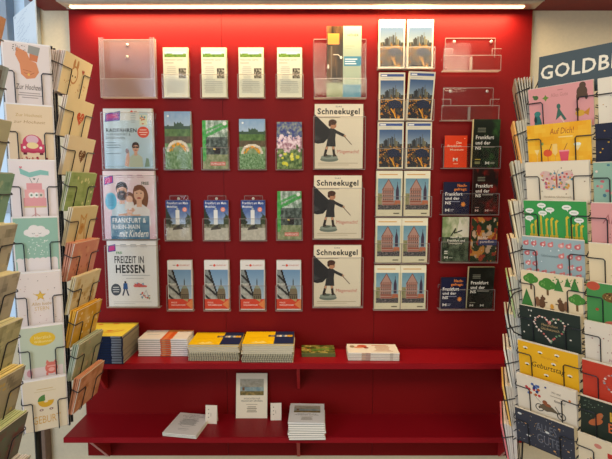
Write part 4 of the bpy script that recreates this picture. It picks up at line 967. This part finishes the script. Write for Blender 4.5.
# ------------------------------------------------------------------ card racks
def BX(bb, k, cols):
    for f, c in zip([(0, 1, 5, 4), (1, 2, 6, 5), (2, 3, 7, 6), (3, 0, 4, 7), (4, 5, 6, 7), (3, 2, 1, 0)], cols):
        bb.f.append(f); bb.m.append(bb.mi(k)); bb.c.append(c); bb.smooth.append(False)
def col_frame(Txy, rz): 
    a = R(rz); return Vector((Txy[0], Txy[1], 0)), Vector((math.sin(a), -math.cos(a), 0)), Vector((math.cos(a), math.sin(a), 0))
def column(rack, org, Tx, Ty, rz, tilt, w, h, tops, ref, cards, nback, db, dt, backc, where, group, fronts=None, wz=.42, wx=.30, edge=.0016, envel=False, ft=.0018, mk='gloss', railsides=(-1, 1), wedge=False):
    """Tx,Ty: middle of the front card's top edge in plan; tops: photo rows of that edge seen at fraction ref across it"""
    Tc, n, tg = col_frame((Tx, Ty), rz); zs = []
    s, c_ = math.sin(R(tilt)), math.cos(R(tilt))
    for i, py in enumerate(tops):
        Q = Tc + tg * (ref * w); zt = zphi(py, Q.y + D); zs.append(zt)
        base = Tc - n * (h * s); base.z = zt - h * c_
        Mx = Matrix.Translation(base) @ Matrix.Rotation(R(rz), 4, 'Z') @ Matrix.Rotation(R(tilt), 4, 'X')
        art, desc = cards[i]
        lab = desc + where
        if art is not None:
            me = MB(); me.box(-w / 2, w / 2, 0, ft, 0, h, mk, cols=[art.bg, art.bg if wedge else (.85, .82, .75), (.8, .77, .7), art.bg if wedge else (.85, .82, .75), art.bg if wedge else (.88, .85, .78), (.8, .77, .7)])
            sx = w / (art.w / 1000); sz = h / (art.h / 1000); art.put(me, mk, lambda x, z, e: (x * sx, -e, z * sz))
            if envel:
                r = empty('greeting_card'); r.matrix_world = Mx; me.build('card', r); tag(r, lab, 'greeting card', group)
                e_ = MB(); e_.box(-w / 2 - .004, w / 2 + .004, ft + .0004, ft + .0022, -.001, h + .004, 'paper', C(envel)); e_.build('envelope', r)
            else:
                o = me.build('greeting_card'); o.matrix_world = Mx; tag(o, lab, 'greeting card', group)
        k = nback[i % len(nback)] if isinstance(nback, (list, tuple)) else nback
        bm_ = None; y0 = .0046 if envel else ft + .0012
        for j in range(k):
            if bm_ is None:
                bb = MB(); bc = C(backc[i % len(backc)]); ec = edge * .9 if not (wedge and i) else edge + h * math.sin(R(dt)) * .96; bb.shape([(-w / 2, 0, 0), (w / 2, 0, 0), (w / 2, edge, 0), (-w / 2, edge, 0), (-w / 2, 0, h), (w / 2, 0, h), (w / 2, ec, h), (-w / 2, ec, h)], [], 'paper'); BX(bb, 'paper', cols=[bc, tuple(q * .95 for q in bc), tuple(q * .9 for q in bc), bc, tuple(min(1, q * 1.05) for q in bc), bc]); bm_ = bb.data('greeting_card')
            o = bpy.data.objects.new('greeting_card', bm_); COL.objects.link(o)
            tl = tilt - (j + 1) * dt; rnd = random.Random(i * 31 + j)
            off = base - n * (y0 + j * db) / 1.0
            o.matrix_world = Matrix.Translation(off + Vector((0, 0, rnd.uniform(-.001, .002)))) @ Matrix.Rotation(R(rz + rnd.uniform(-.4, .4)), 4, 'Z') @ Matrix.Rotation(R(tl), 4, 'X') @ Matrix.Translation((rnd.uniform(-.002, .002), 0, 0))
            tag(o, 'card filed behind the ' + lab, 'greeting card', 'cards filed behind the ' + lab)
        # pocket wires
        dp = y0 + max(1, k) * db + .004; b = MB(); rw = .0016
        for sg in (-1, 1):
            xo = sg * (w / 2 + .006); xi = sg * w * wx; f = -.0035; zc = h * (1 - wz)
            b.tube([Mx @ Vector(p) for p in ((xo, dp, zc + .006), (xo, f + .004, zc + .001), (xo - sg * .004, f, zc), (xi + sg * .004, f, zc), (xi, f, zc - .005), (xi, f, .002), (xi, f + .002, -.004), (xi, dp, -.004))], rw, 'wire', 5)
        b.tube([Mx @ Vector(p) for p in ((-w / 2 - .006, dp, -.004), (w / 2 + .006, dp, -.004))], rw, 'wire', 5)
        shift(b, org).build('card_pocket', rack)
    dpt = h * s + .012 + max(nback if isinstance(nback, (list, tuple)) else [nback]) * db
    rails = []
    b = MB()
    zlo = zs[-1] - h * c_ - .01; zhi = zs[0] - h * .1
    for sg in (-1, 1):
        q = Tc - n * dpt + tg * sg * (w / 2 + .006)
        b.tube([(q.x, q.y, zlo), (q.x, q.y, zhi)], .0026, 'wire', 6); rails.append(q)
        z = zlo + .01
        while z < zhi and sg in railsides: 
            b.tube([(q.x, q.y, z), (q.x + n.x * .03, q.y + n.y * .03, z)], .0014, 'wire', 4); z += .028
    z = zlo
    while z <= zhi + .001:
        b.tube([(rails[0].x, rails[0].y, z), (rails[1].x, rails[1].y, z)], .0016, 'wire', 5); z += (zhi - zlo) / 6
        b.tube([((rails[0].x + rails[1].x) / 2, (rails[0].y + rails[1].y) / 2, min(z, zhi) - .01), (org.x, org.y, min(z, zhi) - .01)], .0018, 'wire', 5)
    shift(b, org).build('column_frame', rack)
    return zlo, zhi
def pole(rack, org, zt, rb=.22):
    b = MB(); b.lathe([(.0001, zt), (.010, zt), (.010, .03), (.010, .0301)], org.x, org.y, 'pole', 16); shift(b, org).build('pole', rack)
    b = MB(); b.lathe([(.0001, .034), (.03, .034), (.035, .026), (rb - .01, .018), (rb, .010), (rb, 0), (.0001, 0)], org.x, org.y, 'pole', 32); shift(b, org).build('base', rack)
# ---- left rack
org = Vector((-.885, -.37, 0)); rk = empty('card_rack', org); tag(rk, 'dark wire spinner rack of greeting cards left of the red wall', 'card rack')
fc = [(c_hands(), 'white wedding card with two held hands'), (c_car(), 'peach wedding card with a pink car'), (c_cake(), 'white card with a pink tiered cake'), (c_cloud(), 'mint card with a smiling white cloud'),
      (c_star(), 'pale pink card with a golden star'), (c_elef(), 'sage card with a red animal'), (c_pram(), 'cream birth card with a pram')]
z1, zh = column(rk, org, -.786, -.487, 28, 13, .112, .178, [44, 105.5, 161, 218, 273, 327, 380], 0, fc, 2, .006, 1.5, ['e6e0dc'], ', front of left rack', 'picture cards on the front of the left rack', envel='ece6e6')
sc_ = [(base('e4d8b4', 2, 'b98a5a', 'a8503c'), 'cream card with a rabbit drawing'), (base('e6d9b4', 1, 'c8502f', seed=2), 'cream card with a red heart'), (base('e4d8bc', 1, '6a4a2c', seed=4), 'cream card with a brown speckled heart'),
       (base('9fb77a', 3, '7f9a58', 'd8dca8', 3), 'leaf green card with pale flowers'), (base('dccda0', 5, 'c89a50', 'b8823c'), 'cream card with an ochre hand'), (base('d08a76', 3, 'd8a080', 'b86a50', 7), 'coral card with soft pattern'),
       (base('ddd2ac', 3, 'b89a5a', 'a88a50', 9), 'sand card with brown pattern'), (base('d9a52a', 3, 'e4c080', 'f0e0b0', 12), 'deep yellow card'), (base('a9ae8a', 3, '8a9070', 'c0a888', 14), 'grey green card'), (base('d89e7c', 3, 'b87a50', 'e0b088', 16), 'peach card with soft pattern')]
column(rk, org, -.706, -.340, 88, 15, .160, .122, [58, 100, 138, 173, 207, 241, 273, 305, 337, 369], .0, sc_, [7, 2, 2, 2, 2, 4, 2, 3, 3, 3], .005, .9,
       ['ddcfcc', 'd8c8b8', 'd8cab8', 'b4bd9a', 'd8ceb4', 'cc8f78', 'dccfa8', 'dca83c', 'a8b4a0', 'd89878'], ', right side of left rack', 'cards on the right side of the left rack', wz=.36, wx=.22, edge=.0036)
pole(rk, org, 2.02)
for px_, yy in ((58.5, -.405), (61.5, -.385)):
    b = MB(); x = P(px_, 200, yy).x; b.tube([(x, yy, z1 - .0), (x, yy, 2.02)], .0042, 'wire', 8)
    z = z1 + .03
    while z < 2.0: b.tube([(x, yy, z), (org.x, org.y, z)], .0022, 'wire', 5); z += .162
    shift(b, org).build('upright', rk)
# sign board above the left rack
pl = Vector((P(14, 30, -.32).x, -.32, 0)); pr_ = Vector((P(36.3, 30, -.46).x, -.46, 0)); dirv = (pr_ - pl).normalized(); L = (pr_ - pl).length
zt = zphi(17, D - .32); b = MB(); art = a_poster(); Ssc = L / .230 ; nn = Vector((dirv.y, -dirv.x, 0)); hz = .18; ctr = (pl + pr_) / 2
vs = []
for k_ in (0, 1):
    for q, z in ((pl, zt - hz), (pr_, zt - hz), (pr_, zt), (pl, zt)): vs.append((q.x - nn.x * .003 * k_, q.y - nn.y * .003 * k_, z))
b.shape(vs, [(0, 1, 2, 3), (7, 6, 5, 4), (0, 4, 5, 1), (1, 5, 6, 2), (2, 6, 7, 3), (3, 7, 4, 0)], 'paper', C('dbe8f0'))
art.h = 400; Z2 = hz / .4
art.put(b, 'paper', lambda x, z, e: (ctr.x + dirv.x * x * Ssc + nn.x * (e + .0002), ctr.y + dirv.y * x * Ssc + nn.y * (e + .0002), zt - hz + z * Z2))
o = shift(b, org).build('header_sign', rk); o['label'] = 'pale blue header sign with blue handwriting'
# ---- near left rack
org = Vector((-.93, -.80, 0)); rn = empty('card_rack', org); tag(rn, 'nearest dark wire card rack, cut off by the left edge of the photo', 'card rack')
nc = [(base('cf9a78', 4, 'e8d8b0', 'f0e4c4', 2), 'orange brown card with pale dots'), (base('9fb0b8', 3, '5a4a44', 'c87a6a', 5), 'blue grey card with a dark figure'), (base('b9b89e', 2, 'e8e4d4', 'd8b0a0'), 'grey card with a pale oval'),
      (base('86ac98', 3, '4f8070', 'a8c0a8', 6), 'teal green leafy card'), (base('bdb8a8', 3, '8a8878', 'c8c0a8', 8), 'grey brown card with pale pattern'), (base('b8b2a4', 3, '7c7a70', 'b8b0a0', 11), 'dark taupe card with pattern'),
      (base('bcba94', 3, '7a7a5a', 'c8c498', 13), 'olive card with pattern'), (base('b0a68c', 3, '746c58', 'c8b068', 15), 'brown card with ochre pattern'), (base('5a5a4a', 3, '7a2c2c', '4a6a4a', 17), 'dark green card with red pattern'), (base('a8a8a0', 3, '707070', 'c8c8c0', 19), 'pale grey card')]
column(rn, org, -.700, -.795, 87, 17, .165, .125, [19, 68, 122, 174, 224, 272, 318, 365, 411, 455], .5, nc, [2, 2, 3, 4, 6, 6, 7, 5, 6, 6], .0055, .8,
       ['d8a888', 'c4c8cc', 'd4cfbe', '9ab0a0', 'e6e0bc', 'e6deb4', 'dedab0', 'e8d48c', 'c8d4a0', 'dcd8d8'], ', near rack at left edge', 'cards on the near rack at the left edge', wz=.40, wx=.22, edge=.0036)
pole(rn, org, 2.1, .2)
# ---- right rack
org = Vector((.925, -.45, 0)); rr = empty('card_rack', org); tag(rr, 'dark wire spinner rack of landscape greeting cards right of the red wall', 'card rack')
RZ = -51; w = .170; tg = Vector((math.cos(R(RZ)), math.sin(R(RZ)), 0)); T1 = Vector((.700, -.516, 0)); T2 = T1 + tg * (w + .0105)
f1 = [(l_animals(), 'pink card with small dancing animals'), (l_drinks(), 'yellow card with cocktail glasses'), (l_butter(), 'cream card with a flower butterfly'), (l_giraffe(), 'green card with yellow giraffes'), (l_flam(), 'grey blue card with pink birds'),
      (l_trees(), 'cream card with green trees and squirrels'), (l_darkheart(), 'dark green card with floral heart'), (l_bees(), 'yellow birthday card with bees'), (l_moto(), 'cream card with a motorcycle and balloons'), (l_navy(), 'dark slate card with thin lettering')]
column(rr, org, T1.x, T1.y, RZ, 13, w, .118, [85, 123, 162, 201, 238.5, 274, 310, 347, 382, 417], 0, f1, 1, .005, 1, ['e4dccc'], ', inner column of right rack', 'cards in the first column of the right rack', wz=.34, wx=.27, edge=.0016)
f2 = [(m_dots(), 'cream card with tiny dots'), (m_navy(), 'navy card with an orange animal'), (m_teal(), 'teal card with small flowers'), (m_pink(), 'plain pink card with script'), (m_du(), 'cream card with brown script'), (m_mush(), 'green card with toadstools'),
      (m_white(), 'white dotted card with a fine wreath'), (m_red(), 'red card with a floral wreath'), (m_hbd(), 'dark green card with bold lettering'), (m_bon(), 'cream card with black lettering')]
column(rr, org, T2.x, T2.y, RZ, 13, w, .118, [79, 124, 163, 203, 243, 281.5, 320, 359, 395, 432], -.5, f2, 1, .005, 1, ['e4dccc'], ', outer column of right rack', 'cards in the outer column of the right rack', wz=.34, wx=.27, edge=.0016)
sd = [(base(c, 0), d) for c, d in (('8f8474', 'grey brown card'), ('e0a860', 'orange card'), ('b8b49c', 'grey card'), ('e0d4b0', 'cream card'), ('dcc8a8', 'sand card'), ('a8c088', 'pale green card'), ('c8c8bc', 'silver grey card'), ('e6e0d0', 'white card'), ('e8b860', 'light orange card'), ('d87880', 'pink card'))]
for i in range(10): sd[i] = (sd[i][0], sd[i][1] + ' ' + ['topmost', 'second from the top', 'third from the top', 'fourth from the top', 'fifth from the top', 'fifth from the bottom', 'fourth from the bottom', 'third from the bottom', 'second from the bottom', 'lowest'][i])
column(rr, org, .655, -.330, -112, 12, w, .130, [90, 128, 164, 200, 234, 268, 302, 334, 367, 401], -.5, sd, [6, 5, 5, 5, 5, 5, 5, 5, 5, 5], .0044, 1.5,
       ['c4bcaa', 'c2baa4', 'c8c2b0', 'd2cab4', 'd0c8b4', 'ccc8b4', 'd4d2c6', 'd4cec2', 'd0c6b6', 'd6cec6'], ', edge-on column of right rack', 'cards seen edge on at the left of the right rack', wz=.34, wx=.3, edge=.0036, railsides=(), wedge=True, ft=.005)
pole(rr, org, 2.0)
# header board
Lp = P(539.2, 57.2, -.452); art = a_sign(); art.h = 157; art.it = []; art.text('GOLDBEK', 12, 38, 432, 108, 'e6dfcc', .03)
S = .00056; dv = Vector((math.cos(R(-49)), math.sin(R(-49)), 0)); nn = Vector((dv.y, -dv.x, 0)); hz = .157 * S * 1000 + .03; W_ = .56 * S * 1000
b = MB(); vs = []
for k_ in (0, 1):
    for q, z in ((0, Lp.z - hz), (W_, Lp.z - hz), (W_, Lp.z), (0, Lp.z)): vs.append((Lp.x + dv.x * q - nn.x * .006 * k_, Lp.y + dv.y * q - nn.y * .006 * k_, z))
b.shape(vs, [(0, 1, 2, 3), (7, 6, 5, 4), (0, 4, 5, 1), (1, 5, 6, 2), (2, 6, 7, 3), (3, 7, 4, 0)], 'paper', C('47545a'))
art.put(b, 'paper', lambda x, z, e: (Lp.x + dv.x * (x + .28 * 1) * 0 + dv.x * (x * 1000 + 280) * S + nn.x * (e + .0003), Lp.y + dv.y * (x * 1000 + 280) * S + nn.y * (e + .0003), Lp.z - .157 * S * 1000 + z * 1000 * S))
o = shift(b, org).build('header_sign', rr); o['label'] = 'slate grey header sign with large cream capital letters'
b = MB(); cp = [(522, 290), (514, 293), (509.5, 300), (508, 312), (509.5, 324), (514, 332), (522, 336)]
b.tube([P(x, y, -.44) for x, y in cp], .0022, 'cable', 6); shift(b, org).build('hoop', rr)
# ------------------------------------------------------------------ light
def area(name, loc, target, sx, sy, power, col):
    l = bpy.data.lights.new(name, 'AREA'); l.shape = 'RECTANGLE'; l.size = sx; l.size_y = sy; l.energy = power; l.color = col
    o = bpy.data.objects.new(name, l); COL.objects.link(o); o.location = loc
    o.rotation_euler = (Vector(target) - Vector(loc)).to_track_quat('-Z', 'Y').to_euler(); return o
area('strip_lamp_light', ((PX0 + PX1) / 2, -.055, lampz - .016), ((PX0 + PX1) / 2, -.045, lampz - 1), 1.62, .02, 11, (1, .70, .36))
area('daylight', (-1.75, -2.5, 1.9), (-.6, 0, 1.4), 1.3, 1.6, 38, (.70, .82, 1))
area('shop_light', (.7, -2.3, 2.85), (.35, 0, 1.3), 1.4, .9, 42, (1, .86, .62))
w_ = bpy.data.worlds.new('World'); sc.world = w_; w_.use_nodes = True
w_.node_tree.nodes['Background'].inputs['Color'].default_value = (1, .93, .84, 1); w_.node_tree.nodes['Background'].inputs['Strength'].default_value = .36
